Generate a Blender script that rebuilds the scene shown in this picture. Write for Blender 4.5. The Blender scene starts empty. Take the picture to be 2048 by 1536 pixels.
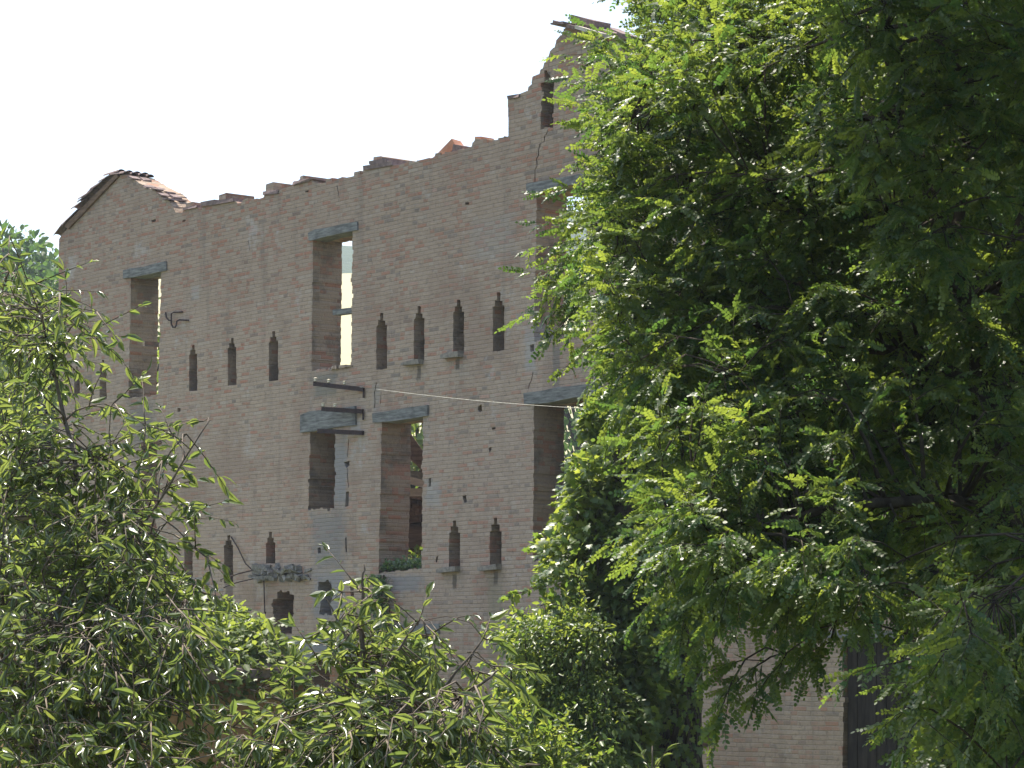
import bpy, bmesh, math, random
import numpy as np
from mathutils import Vector, Matrix
random.seed(7); RG = np.random.default_rng(11)
sc = bpy.context.scene
COL = sc.collection
# ---------------------------------------------------------------- camera
F = 5300.0; HOR = 1315.0; CZ = 3.0            # focal length in photo pixels, horizon row, eye height
cam = bpy.data.cameras.new("camera"); camo = bpy.data.objects.new("camera", cam); COL.objects.link(camo)
camo.location = (0, 0, CZ); camo.rotation_euler = (math.radians(90), 0, 0)
cam.sensor_width = 36; cam.lens = F / 2048 * 36; cam.shift_y = (HOR - 768) / 2048
cam.clip_start = 0.3; cam.clip_end = 6000
sc.camera = camo
# ---------------------------------------------------------------- world, sun, exposure
SUN_EL = math.radians(64); SUN_AZ = math.atan2(-0.57, 0.82)
w = bpy.data.worlds.new("World"); sc.world = w; w.use_nodes = True
nt = w.node_tree; bg = nt.nodes['Background']
sky = nt.nodes.new('ShaderNodeTexSky'); sky.sky_type = 'NISHITA'; sky.sun_disc = False
sky.sun_elevation = SUN_EL; sky.sun_rotation = SUN_AZ; sky.dust_density = 2.0; sky.air_density = 1.0; sky.ozone_density = 1.0
nt.links.new(sky.outputs[0], bg.inputs[0]); bg.inputs[1].default_value = 0.135
sl = bpy.data.lights.new("sun", 'SUN'); sl.energy = 5.0; sl.angle = math.radians(0.5); sl.color = (1.0, 0.93, 0.80)
so = bpy.data.objects.new("sun", sl); COL.objects.link(so)
sd = Vector((math.sin(SUN_AZ) * math.cos(SUN_EL), math.cos(SUN_AZ) * math.cos(SUN_EL), math.sin(SUN_EL)))
so.rotation_euler = sd.to_track_quat('Z', 'Y').to_euler(); so.location = (0, 0, 60)
vs = sc.view_settings; vs.view_transform = 'Standard'; vs.look = 'None'; vs.exposure = 1.22; vs.gamma = 1
sc.render.resolution_x = 1024; sc.render.resolution_y = 768
sc.cycles.max_bounces = 8; sc.cycles.transparent_max_bounces = 8; sc.cycles.volume_bounces = 0
# ---------------------------------------------------------------- helpers
def tag(o, label=None, cat=None, group=None, kind=None):
    if label: o['label'] = label
    if cat: o['category'] = cat
    if group: o['group'] = group
    if kind: o['kind'] = kind
    return o
def empty(name, loc, rz=0.0):
    o = bpy.data.objects.new(name, None); COL.objects.link(o); o.location = loc; o.rotation_euler = (0, 0, rz); return o
def link_mesh(name, me, mat, parent=None, smooth=False):
    o = bpy.data.objects.new(name, me); COL.objects.link(o)
    if mat: me.materials.append(mat)
    if parent: o.parent = parent
    if smooth: me.polygons.foreach_set('use_smooth', [True] * len(me.polygons))
    return o
def px(x, y, Y): return Vector(((x - 1024) / F * Y, Y, CZ + (HOR - y) / F * Y))
class MB:
    """collects shapes into one mesh"""
    def __init__(s): s.v = []; s.f = []
    def add(s, v, f):
        b = len(s.v); s.v += [tuple(p) for p in v]; s.f += [tuple(i + b for i in q) for q in f]
    def box(s, c, sx, sy, sz, R=None, jit=0.0):
        vs_ = []
        for a in (-.5, .5):
            for b in (-.5, .5):
                for d in (-.5, .5):
                    p = Vector((a * sx + random.uniform(-jit, jit), b * sy + random.uniform(-jit, jit), d * sz + random.uniform(-jit, jit)))
                    if R is not None: p = R @ p
                    vs_.append(Vector(c) + p)
        s.add(vs_, [(0, 1, 3, 2), (4, 6, 7, 5), (0, 4, 5, 1), (2, 3, 7, 6), (0, 2, 6, 4), (1, 5, 7, 3)])
    def beam(s, a, b, wd, th, jit=0.0, seg=1):
        a = Vector(a); b = Vector(b); d = (b - a); L = d.length; q = d.to_track_quat('X', 'Z').to_matrix()
        s.box((a + b) / 2, L, wd, th, q, jit)
    def tube(s, pts, rad, n=6):
        pts = [Vector(p) for p in pts]; m = len(pts)
        if m < 2: return
        rs = rad if isinstance(rad, (list, tuple)) else [rad] * m
        rings = []; up = Vector((0.13, 0.21, 0.97))
        for i, p in enumerate(pts):
            t = (pts[min(i + 1, m - 1)] - pts[max(i - 1, 0)]).normalized()
            a = t.cross(up)
            if a.length < 1e-3: a = t.cross(Vector((1, 0, 0)))
            a.normalize(); b = t.cross(a)
            rings.append([p + (a * math.cos(k * math.tau / n) + b * math.sin(k * math.tau / n)) * rs[i] for k in range(n)])
        v = [p for r in rings for p in r]; f = []
        for i in range(m - 1):
            for k in range(n):
                f.append((i * n + k, i * n + (k + 1) % n, (i + 1) * n + (k + 1) % n, (i + 1) * n + k))
        f.append(tuple(range(n))[::-1]); f.append(tuple((m - 1) * n + k for k in range(n)))
        s.add(v, f)
    def mesh(s, name):
        me = bpy.data.meshes.new(name); me.from_pydata(s.v, [], s.f)
        bm = bmesh.new(); bm.from_mesh(me); bmesh.ops.recalc_face_normals(bm, faces=bm.faces); bm.to_mesh(me); bm.free()
        return me
    def build(s, name, mat, parent=None, smooth=False): return link_mesh(name, s.mesh(name), mat, parent, smooth)
# ---------------------------------------------------------------- node helpers
class N:
    def __init__(s, name):
        s.m = bpy.data.materials.new(name); s.m.use_nodes = True; s.t = s.m.node_tree
        s.t.nodes.clear(); s.out = s.t.nodes.new('ShaderNodeOutputMaterial')
    def n(s, typ, **kw):
        nd = s.t.nodes.new(typ)
        for k, v in kw.items(): setattr(nd, k, v)
        return nd
    def l(s, a, b): s.t.links.new(a, b)
    def put(s, sock, v):
        if hasattr(v, 'is_linked') or isinstance(v, bpy.types.NodeSocket): s.l(v, sock)
        else: sock.default_value = v
    def math(s, op, a, b=None, c=None, clamp=False):
        nd = s.n('ShaderNodeMath', operation=op, use_clamp=clamp); s.put(nd.inputs[0], a)
        if b is not None: s.put(nd.inputs[1], b)
        if c is not None: s.put(nd.inputs[2], c)
        return nd.outputs[0]
    def mix(s, f, a, b, mode='MIX'):
        nd = s.n('ShaderNodeMix', data_type='RGBA', blend_type=mode); s.put(nd.inputs[0], f)
        s.put(nd.inputs[6], a if not isinstance(a, tuple) else (*a, 1)); s.put(nd.inputs[7], b if not isinstance(b, tuple) else (*b, 1))
        return nd.outputs[2]
    def noise(s, vec, scale, detail=4, rough=.55):
        nd = s.n('ShaderNodeTexNoise'); nd.inputs['Scale'].default_value = scale; nd.inputs['Detail'].default_value = detail
        nd.inputs['Roughness'].default_value = rough
        if vec is not None: s.l(vec, nd.inputs['Vector'])
        return nd.outputs[0]
    def ramp(s, v, lo, hi, a=0.0, b=1.0):
        nd = s.n('ShaderNodeMapRange', interpolation_type='SMOOTHSTEP'); s.put(nd.inputs[0], v)
        nd.inputs[1].default_value = lo; nd.inputs[2].default_value = hi; nd.inputs[3].default_value = a; nd.inputs[4].default_value = b
        return nd.outputs[0]
    def comb(s, x, y, z):
        nd = s.n('ShaderNodeCombineXYZ'); s.put(nd.inputs[0], x); s.put(nd.inputs[1], y); s.put(nd.inputs[2], z); return nd.outputs[0]
    def pos(s):
        g = s.n('ShaderNodeTexCoord'); return g.outputs['Object']
    def bsdf(s, col, rough=.9, bump=None, bstr=.4, bdist=.02, spec=.2, metal=0.0):
        p = s.n('ShaderNodeBsdfPrincipled'); s.put(p.inputs['Base Color'], col if not isinstance(col, tuple) else (*col, 1))
        s.put(p.inputs['Roughness'], rough); p.inputs['Specular IOR Level'].default_value = spec; p.inputs['Metallic'].default_value = metal
        if bump is not None:
            b = s.n('ShaderNodeBump'); b.inputs['Strength'].default_value = bstr; b.inputs['Distance'].default_value = bdist
            s.l(bump, b.inputs['Height']); s.l(b.outputs[0], p.inputs['Normal'])
        s.l(p.outputs[0], s.out.inputs[0]); return s.m

# wall frame: pixel -> place on the facade plane
XVP = -3284.0
def sc_(x): return 126.0 * (x - XVP) / 4354.0
def P2(x): s_ = sc_(x); return Vector(((x - 1024) / s_, F / s_))
W0 = P2(118); WD = (P2(2048) - W0).normalized(); WN = Vector((-WD.y, WD.x))   # WN points behind the wall
WANG = math.atan2(WD.y, WD.x)
def U(x): return (P2(x) - W0).dot(WD)
def Z(x, y): return CZ + (HOR - y) / sc_(x)
def LW(x, y, t=0.0): return Vector((U(x), t, Z(x, y)))
def Ww(x, y, t=0.0):                                    # world position of a facade pixel, t metres behind the face
    p = W0 + WD * U(x) + WN * t; return Vector((p.x, p.y, Z(x, y)))

# ---------------------------------------------------------------- materials
CH = 0.068; BL = 0.27
def brick_mat(name, base_a, base_b, red, redamt=.16, stains=(), wash=.55):
    k = N(name); P = k.pos(); sp = k.n('ShaderNodeSeparateXYZ'); k.l(P, sp.inputs[0])
    wob = k.math('MULTIPLY', k.math('SUBTRACT', k.noise(P, 1.3, 2), .5), .035)
    u = k.math('ADD', k.math('ADD', sp.outputs[0], sp.outputs[1]), 0.0)
    z = k.math('ADD', sp.outputs[2], wob)
    row = k.math('FLOOR', k.math('DIVIDE', z, CH))
    wn = k.n('ShaderNodeTexWhiteNoise', noise_dimensions='1D'); k.l(row, wn.inputs[1])
    uu = k.math('ADD', k.math('DIVIDE', u, BL), k.math('ADD', k.math('MULTIPLY', row, .5), k.math('MULTIPLY', wn.outputs[0], .35)))
    col = k.math('FLOOR', uu)
    # some bricks show their short end: split cell in two
    hs = k.n('ShaderNodeTexWhiteNoise', noise_dimensions='2D'); k.l(k.comb(col, row, 0), hs.inputs[0])
    fu = k.math('FRACT', uu); half = k.math('FLOOR', k.math('MULTIPLY', fu, 2.0))
    ishalf = k.math('LESS_THAN', hs.outputs[0], .45)
    sub = k.math('MULTIPLY', half, ishalf)
    r2 = k.n('ShaderNodeTexWhiteNoise', noise_dimensions='3D'); k.l(k.comb(col, row, k.math('ADD', sub, 3.0)), r2.inputs[0])
    sc3 = k.n('ShaderNodeSeparateColor'); k.l(r2.outputs[1], sc3.inputs[0])
    a, b, c = sc3.outputs
    # mortar
    fu2 = k.math('FRACT', k.math('MULTIPLY', fu, 2.0))
    fum = k.math('ADD', k.math('MULTIPLY', fu2, ishalf), k.math('MULTIPLY', fu, k.math('SUBTRACT', 1.0, ishalf)))
    du = k.math('MINIMUM', fum, k.math('SUBTRACT', 1.0, fum)); fz = k.math('FRACT', k.math('DIVIDE', z, CH))
    dz = k.math('MINIMUM', fz, k.math('SUBTRACT', 1.0, fz))
    ed = k.noise(P, 45, 3)
    mz = k.ramp(k.math('ADD', dz, k.math('MULTIPLY', ed, .12)), .10, .24)
    mu = k.ramp(k.math('ADD', du, k.math('MULTIPLY', ed, .03)), .03, .07)
    inb = k.math('MULTIPLY', mz, mu)
    n1 = k.noise(P, .55, 5, .6); n2 = k.noise(P, 5.0, 6, .65); n3 = k.noise(P, 30.0, 5, .7)
    bc = k.mix(k.math('ADD', k.math('MULTIPLY', a, .55), k.math('MULTIPLY', n2, .45)), base_a, base_b)
    # red bricks, clustered
    thr = k.math('ADD', 1.0 - redamt * 1.6, k.math('MULTIPLY', k.math('SUBTRACT', .5, k.noise(P, 1.1, 3)), .9))
    topz = k.ramp(k.math('ADD', sp.outputs[2], k.math('MULTIPLY', k.math('SUBTRACT', k.noise(P, .35, 4), .5), 3.0)), 8.2, 10.6)
    thr = k.math('SUBTRACT', thr, k.math('MULTIPLY', topz, .10))
    isred = k.ramp(k.math('SUBTRACT', b, thr), -.03, .06)
    redc = k.mix(c, red, (red[0] * .8, red[1] * 1.15, red[2] * 1.2))
    bc = k.mix(k.math('MULTIPLY', isred, .85), bc, redc)
    dark = k.math('GREATER_THAN', c, .955); bc = k.mix(k.math('MULTIPLY', dark, .6), bc, (.10, .10, .10))
    pale = k.math('LESS_THAN', c, .05); bc = k.mix(k.math('MULTIPLY', pale, .35), bc, (.46, .42, .36))
    mor = k.mix(n2, (.27, .215, .165), (.37, .30, .235))
    colr = k.mix(inb, mor, bc)
    # lime and dust wash unifies the surface in patches
    ws = k.math('MULTIPLY', k.ramp(k.math('ADD', n1, k.math('MULTIPLY', n2, .35)), .42, .85), wash)
    ws = k.math('MULTIPLY', ws, k.math('SUBTRACT', 1.0, k.math('MULTIPLY', topz, .55)))
    colr = k.mix(ws, colr, (.40, .305, .235)); colr = k.mix(k.math('MULTIPLY', topz, .22), colr, (.22, .15, .11))
    colr = k.mix(k.math('MULTIPLY', k.ramp(k.noise(P, 2.3, 6, .7), .66, .76), .38), colr, (.42, .38, .33))
    colr = k.mix(k.math('MULTIPLY', k.ramp(n2, .55, .72), .45), colr, (.15, .125, .10))
    n4 = k.noise(P, 11.0, 5, .7); colr = k.mix(k.math('MULTIPLY', k.ramp(n4, .50, .70), .38), colr, (.30, .26, .22)); colr = k.mix(k.math('MULTIPLY', k.ramp(n4, .36, .46, 1.0, 0.0), .45), colr, (.15, .12, .10))
    mp = k.n('ShaderNodeMapping'); mp.inputs['Scale'].default_value = (2.6, 2.6, .22); k.l(P, mp.inputs[0])
    colr = k.mix(k.math('MULTIPLY', k.ramp(k.noise(mp.outputs[0], 1.0, 5, .6), .52, .70), .38), colr, (.17, .145, .12))
    colr = k.mix(k.math('MULTIPLY', k.ramp(k.noise(P, .42, 5, .7), .50, .62), .45), colr, (.25, .175, .13))
    colr = k.mix(k.math('MULTIPLY', k.ramp(k.noise(P, .8, 7, .75), .57, .66), .5), colr, (.43, .40, .37))
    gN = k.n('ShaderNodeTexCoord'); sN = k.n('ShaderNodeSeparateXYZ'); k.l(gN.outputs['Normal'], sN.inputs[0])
    rev = k.ramp(k.math('ABSOLUTE', sN.outputs[0]), .6, .8)      # reveals: less limewashed brick, brown of warm sun bounce painted in, dark stains
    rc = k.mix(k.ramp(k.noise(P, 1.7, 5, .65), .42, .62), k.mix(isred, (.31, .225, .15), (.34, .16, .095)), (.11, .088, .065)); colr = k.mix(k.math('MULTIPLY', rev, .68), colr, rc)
    colr = k.mix(.5, colr, k.mix(n3, (.2, .2, .2), (.8, .8, .8)), 'SOFT_LIGHT')
    hgt = k.math('ADD', k.math('MULTIPLY', inb, .6), k.math('ADD', k.math('MULTIPLY', n3, .5), k.math('MULTIPLY', a, .25)))
    for (cx, cz, rx, rz, cl, st) in stains:       # weather streaks, repairs and lime runs: own shape, own colour
        dx = k.math('DIVIDE', k.math('SUBTRACT', k.math('ADD', sp.outputs[0], k.math('MULTIPLY', k.math('SUBTRACT', n2, .5), rx * 1.6)), cx), rx)
        dz_ = k.math('DIVIDE', k.math('SUBTRACT', k.math('ADD', sp.outputs[2], k.math('MULTIPLY', k.math('SUBTRACT', k.noise(P, 3.1, 4), .5), rz * .7)), cz), rz)
        dd = k.math('MAXIMUM', k.math('ABSOLUTE', dx), k.math('ABSOLUTE', dz_))
        colr = k.mix(k.math('MULTIPLY', k.ramp(dd, .6, 1.25, 1.0, 0.0), st), colr, cl)
    return k.bsdf(colr, .93, hgt, .9, .012, .1)
def stain_px(x0, y0, x1, y1, cl, st):
    xm = (x0 + x1) / 2; ym = (y0 + y1) / 2
    return (U(xm), Z(xm, ym), (U(x1) - U(x0)) / 2, (Z(xm, y0) - Z(xm, y1)) / 2, cl, st)
GR = (.2, .21, .2); DK = (.08, .068, .056); PL = (.34, .33, .31); OC = (.25, .22, .15)
STAINS = [stain_px(628, 745, 672, 795, (.15, .16, .14), .6), stain_px(662, 870, 695, 1015, (.25, .25, .25), .75),
          stain_px(622, 1020, 692, 1140, (.2, .2, .195), .65), stain_px(625, 1140, 690, 1240, (.26, .255, .25), .8),
          stain_px(545, 1270, 705, 1335, (.2, .21, .21), .9), stain_px(1048, 650, 1072, 745, PL, .6),
          stain_px(975, 1150, 1005, 1330, OC, .55), stain_px(905, 1148, 913, 1178, DK, .75), stain_px(987, 1142, 996, 1170, DK, .7),
          stain_px(834, 730, 842, 760, DK, .7), stain_px(911, 716, 919, 740, DK, .7), stain_px(450, 1165, 466, 1200, DK, .6),
          stain_px(775, 1150, 845, 1185, (.23, .23, .23), .7), stain_px(1105, 690, 1120, 780, (.14, .14, .13), .6),
          stain_px(850, 960, 880, 1015, PL, .5), stain_px(383, 572, 398, 600, PL, .5), stain_px(940, 430, 1030, 520, (.3, .285, .26), .3),
          stain_px(255, 800, 310, 900, (.16, .16, .15), .5), stain_px(745, 765, 760, 845, (.25, .24, .22), .5)]
M = {}
M['brick'] = brick_mat('weathered brick', (.325, .24, .172), (.45, .345, .255), (.40, .15, .09), .13, STAINS, .62)
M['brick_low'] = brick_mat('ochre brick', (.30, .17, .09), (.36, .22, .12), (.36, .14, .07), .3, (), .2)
def simple(name, ca, cb, scale=8, rough=.85, bump=.5, spec=.2, stretch=None, dist=.01, metal=0.0):
    k = N(name); P = k.pos()
    if stretch:
        mp = k.n('ShaderNodeMapping'); mp.inputs['Scale'].default_value = stretch; k.l(P, mp.inputs[0]); P2_ = mp.outputs[0]
    else: P2_ = P
    n = k.noise(P2_, scale, 6, .65); n2 = k.noise(P, scale * .2, 3)
    c = k.mix(k.ramp(n, .3, .7), ca, cb); c = k.mix(k.math('MULTIPLY', k.ramp(n2, .5, .7), .4), c, tuple(x * .6 for x in ca))
    return k.bsdf(c, rough, n, bump, dist, spec, metal)
M['wood'] = simple('weathered grey timber', (.10, .10, .095), (.25, .25, .235), 26, .95, 1.0, .1, (.12, 1, 1))
M['wood_brown'] = simple('old brown timber', (.09, .055, .035), (.20, .13, .085), 18, .9, .7, .1, (.15, 1, 1))
M['wood_pale'] = simple('bleached board', (.42, .38, .32), (.62, .56, .48), 18, .85, .5, .1, (.15, 1, 1))
M['tile'] = simple('old roof tile', (.13, .095, .09), (.25, .18, .165), 14, .85, .5, .2)
M['tile_red'] = simple('orange brick', (.48, .20, .11), (.58, .30, .19), 12, .85, .4, .2)
M['stone'] = simple('grey sill stone', (.17, .15, .125), (.29, .255, .21), 16, .9, .6, .1)
M['rubble'] = simple('broken masonry', (.24, .23, .21), (.38, .36, .33), 14, .95, .6, .1)
M['concrete'] = simple('broken concrete', (.15, .14, .12), (.30, .28, .25), 13, .95, 1.0, .1, None, .03)
M['iron'] = simple('rusted iron', (.025, .018, .02), (.06, .035, .03), 30, .7, .4, .3, None, .003, .3)
M['porcelain'] = simple('porcelain insulator', (.55, .48, .36), (.7, .62, .48), 10, .35, .1, .5)
M['wire'] = simple('bright wire', (.2, .2, .19), (.3, .3, .28), 10, .4, .1, .5, None, .001, .5)
M['bark'] = simple('dark furrowed bark', (.035, .028, .022), (.085, .07, .055), 14, .95, 1.0, .1, (1, 1, .3), .02)
M['twig'] = simple('smooth twig bark', (.09, .07, .055), (.20, .165, .13), 20, .8, .5, .2)
M['plaster'] = simple('ochre plaster', (.27, .15, .07), (.36, .21, .10), 5, .95, .5, .05)
def leaf_mat(name, ca, cb, ta, tb, rough=.4, spec=.5, tr=.45, odd=None):
    k = N(name); at = k.n('ShaderNodeAttribute', attribute_name='rnd'); r = at.outputs['Fac']
    c = k.mix(r, ca, cb); t = k.mix(r, ta, tb)
    if odd is not None:
        c = k.mix(k.math('GREATER_THAN', r, .985), c, odd); t = k.mix(k.math('GREATER_THAN', r, .985), t, odd)
    p = k.n('ShaderNodeBsdfPrincipled'); k.l(c, p.inputs['Base Color']); p.inputs['Roughness'].default_value = rough
    p.inputs['Specular IOR Level'].default_value = spec
    tl = k.n('ShaderNodeBsdfTranslucent'); k.l(t, tl.inputs[0])
    mx = k.n('ShaderNodeMixShader'); mx.inputs[0].default_value = tr
    k.l(p.outputs[0], mx.inputs[1]); k.l(tl.outputs[0], mx.inputs[2]); k.l(mx.outputs[0], k.out.inputs[0]); return k.m
M['locust_leaf'] = leaf_mat('locust leaflets', (.034, .078, .028), (.088, .13, .034), (.10, .20, .035), (.33, .40, .05), .42, .45, .48)
M['cherry_leaf'] = leaf_mat('cherry leaves', (.055, .085, .04), (.10, .138, .052), (.16, .235, .05), (.33, .39, .08), .28, .85, .45)
M['ivy_leaf'] = leaf_mat('ivy leaves', (.042, .085, .024), (.098, .14, .034), (.15, .25, .03), (.40, .45, .06), .38, .4, .48)
M['vine_leaf'] = leaf_mat('creeper leaves', (.06, .10, .025), (.12, .16, .035), (.20, .29, .035), (.36, .42, .06), .45, .4, .45)
M['far_leaf'] = leaf_mat('distant leaves', (.035, .075, .025), (.07, .12, .03), (.08, .18, .03), (.18, .3, .05), .6, .3, .35)
M['dry_leaf'] = leaf_mat('ivy leaves on sill', (.04, .09, .03), (.09, .14, .05), (.08, .2, .03), (.2, .3, .06), .4, .5, .35)
M['grass'] = leaf_mat('grass blades', (.06, .11, .02), (.16, .19, .05), (.15, .25, .03), (.3, .35, .08), .6, .2, .3)
k = N('ground'); P = k.pos(); sp = k.n('ShaderNodeSeparateXYZ'); k.l(P, sp.inputs[0])
gn = k.noise(P, .25, 8, .7); gn2 = k.noise(P, .03, 5); near = k.mix(gn, (.05, .08, .025), (.13, .13, .06)); fld = k.mix(gn2, (.27, .25, .15), (.36, .33, .20))
M['ground'] = k.bsdf(k.mix(k.ramp(sp.outputs[1], 95, 125), near, fld), .95, gn, .5, .1)
k = N('wooded hill'); P = k.pos(); hn = k.noise(P, .03, 8, .75)
M['hill'] = k.bsdf(k.mix(hn, (.03, .055, .025), (.07, .10, .04)), .95, hn, 1.0, 6.0, .05)

# ---------------------------------------------------------------- terrain
def hgt(x, y):
    r = min(max((y - 95) / 165.0, 0), 1); return 41 * r + 2.0 * math.sin(x * .01) * r
mb = MB(); ys = [-60, -20, 0, 20, 40, 60, 80, 95, 110, 130, 160, 190, 220, 260, 300, 380, 500, 900, 2500]; xs = [-1600, -600, -300, -150, -80, -40, -10, 20, 50, 100, 200, 400, 800, 1600]
v = [(x, y, hgt(x, y)) for y in ys for x in xs]; nx = len(xs)
mb.add(v, [(j * nx + i, j * nx + i + 1, (j + 1) * nx + i + 1, (j + 1) * nx + i) for j in range(len(ys) - 1) for i in range(nx - 1)])
tag(mb.build('ground', M['ground'], None, True), kind='structure')
n = 90; hv = []; hf = []
for j in range(14):
    for i in range(n + 1):
        x = -600 + i * 1200 / n; yy = 700 + j * 30; r = math.sin(min(j / 9.0, 1) * math.pi / 2)
        top = 150 + 9 * math.sin(x * .012 + 1.2) + 5 * math.sin(x * .041) + 2.5 * math.sin(x * .13) - 0.02 * x + RG.uniform(-1.2, 1.2)
        hv.append((x, yy, 38 + (top - 38) * r))
for j in range(13):
    for i in range(n): hf.append((j * (n + 1) + i, j * (n + 1) + i + 1, (j + 1) * (n + 1) + i + 1, (j + 1) * (n + 1) + i))
mb = MB(); mb.add(hv, hf); tag(mb.build('hill', M['hill'], None, True), kind='structure')

# ---------------------------------------------------------------- the ruined facade
bld = empty('ruined_building', (W0.x, W0.y, 0), WANG)
tag(bld, 'roofless long brick ruin with tall empty windows, arrow slits and a jagged broken top', 'building')
top_px = [(118, 478), (124, 468), (150, 440), (178, 410), (205, 378), (236, 350), (248, 350), (262, 354), (280, 368), (292, 374), (305, 380), (318, 388), (330, 398), (340, 404), (346, 412), (352, 424),
    (366, 424), (368, 416), (395, 413), (397, 420), (404, 420), (405, 409), (432, 404), (470, 401), (476, 407), (500, 402), (527, 393), (528, 384), (558, 381), (566, 377), (586, 371), (588, 363), (622, 359), (627, 365),
    (641, 367), (665, 361), (700, 353), (727, 347), (727, 335), (740, 331), (742, 324), (772, 321), (780, 322), (783, 331), (800, 331), (828, 324), (870, 313), (872, 306), (905, 301), (926, 297), (944, 291), (945, 284), (950, 277), (965, 280), (1016, 272),
    (1016, 195), (1038, 190), (1055, 183), (1057, 172), (1064, 166), (1066, 153), (1078, 148), (1080, 140), (1086, 136), (1089, 124), (1096, 118), (1100, 104), (1108, 96), (1112, 82), (1122, 70), (1127, 58), (1140, 52), (1180, 60), (1240, 80),
    (1400, 120), (1600, 160), (1800, 196), (2000, 238), (2200, 290), (2480, 380)]
outline = [(U(x), Z(x, y)) for x, y in top_px]
def crumble(pts, x0, x1):
    out = []; rr = random.Random(21)
    for i in range(len(pts) - 1):
        a, b = pts[i], pts[i + 1]; out.append(a); L = b[0] - a[0]
        if a[0] < x0 or b[0] > x1 or L < .3: continue
        u_ = a[0] + rr.uniform(.05, .2)
        while u_ < b[0] - .1:
            w_ = rr.uniform(.1, .3); z_ = a[1] + (b[1] - a[1]) * (u_ - a[0]) / L; h_ = rr.choice([0, 0, .02, .065, -.05, .065, .13 if rr.random() < .3 else .03])
            e_ = min(u_ + w_, b[0] - .03); out += [(u_, z_), (u_ + .008, z_ + h_), (e_, z_ + h_ + rr.uniform(-.015, .015)), (e_ + .008, z_ + (b[1] - a[1]) * w_ / L)]; u_ = e_ + rr.uniform(.04, .35)
    out.append(pts[-1]); return out
outline = crumble(outline, U(352), U(1016))
def roughen(pts, step=CH, amp=.012, close=True):
    out = []; n_ = len(pts); rr = random.Random(5)
    for i in range(n_ if close else n_ - 1):
        a = pts[i]; b = pts[(i + 1) % n_]; L = math.hypot(b[0] - a[0], b[1] - a[1]); m = max(1, min(int(L / step), 140))
        nxv = (b[1] - a[1]) / max(L, 1e-6); nzv = -(b[0] - a[0]) / max(L, 1e-6)
        for q in range(m):
            t = q / m; e = rr.uniform(-amp, amp) * (3.2 if rr.random() < .07 and .1 < t < .9 else 1)
            p = (a[0] + (b[0] - a[0]) * t + nxv * e, a[1] + (b[1] - a[1]) * t + nzv * e); out.append(p)
            if q < m - 1 or True:
                t2 = (q + .93) / m; out.append((a[0] + (b[0] - a[0]) * t2 + nxv * e, a[1] + (b[1] - a[1]) * t2 + nzv * e))
    return out
rt = roughen(outline, .13, .016, False) + [outline[-1]]
uR = U(2480)
wall_out = [(0.0, -0.4)] + [(-.012 + random.uniform(-.012, .012), z) for z in np.arange(0, outline[0][1] - .1, .068 * 3)] + rt + [(uR, -0.4)]
def pp(*a): return [(U(x), Z(x, y)) for x, y in a]
windows = [  # through openings
    pp((262, 552), (322, 542), (316, 789), (257, 797)), pp((626, 478), (705, 460), (702, 732), (623, 742)),
    pp((1074, 385), (1178, 362), (1174, 672), (1068, 682)), pp((764, 843), (846, 831), (843, 1135), (800, 1142), (757, 1146)),
    pp((1068, 806), (1168, 792), (1168, 1114), (1066, 1122)), pp((284, 893), (314, 888), (313, 1090), (279, 1093)),
    pp((602, 1320), (705, 1316), (705, 1560), (602, 1560)), pp((772, 1272), (858, 1268), (858, 1560), (772, 1560)),
    pp((1040, 1272), (1150, 1268), (1150, 1560), (1040, 1560)), pp((1686, 1276), (1830, 1274), (1830, 1760), (1686, 1760)),
    pp((1545, 560), (1640, 545), (1640, 800), (1545, 815)), pp((1560, 250), (1610, 240), (1610, 420), (1560, 430))]
niches = [pp((621, 864), (670, 856), (669, 1015), (617, 1019)),
    pp((546, 1198), (554, 1197), (554, 1183), (579, 1182), (580, 1190), (588, 1192), (587, 1225), (583, 1235), (584, 1266), (560, 1272), (548, 1274)),
    pp((637, 1163), (663, 1161), (664, 1195), (661, 1206), (664, 1229), (639, 1229), (641, 1196), (637, 1190)),
    pp((1083, 165), (1088, 164), (1088, 143), (1101, 142), (1101, 163), (1107, 164), (1106, 254), (1082, 258))]
def slit(xc, yt, yb, wd):
    h = wd / 2.; m1, m2 = wd * .62, wd * 1.15
    dy = -.17 * h if yt < 900 else -.06 * h
    return pp((xc - h, yb - dy), (xc - h, yt + m2 - dy), (xc - h * .92, yt + m2 - dy), (xc - h * .66, yt + m2 * .98), (xc - h * .66, yt + m1), (xc - h * .30, yt + m1), (xc - h * .30, yt), (xc + h * .32, yt), (xc + h * .32, yt + m1), (xc + h * .68, yt + m1), (xc + h * .68, yt + m2 * .98), (xc + h, yt + m2 + dy), (xc + h, yb + dy))
slits = [slit(*a) for a in [(154, 733, 790, 11), (206, 720, 800, 13.5), (386, 690, 782, 16), (464, 676, 771, 17), (547, 662, 762, 18.5), (763, 627, 739, 21), (838, 613, 724, 21), (917, 599, 709, 22), (997, 586, 703, 23),
    (148, 1105, 1180, 12), (205, 1095, 1180, 14), (377, 1076, 1164, 17), (457, 1070, 1166, 18), (541, 1064, 1127, 18.5), (909, 1040, 1138, 22), (991, 1035, 1133, 23.5),
    (1330, 535, 640, 26), (1420, 520, 630, 27), (1330, 1020, 1120, 26), (1420, 1015, 1115, 27)]]
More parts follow.
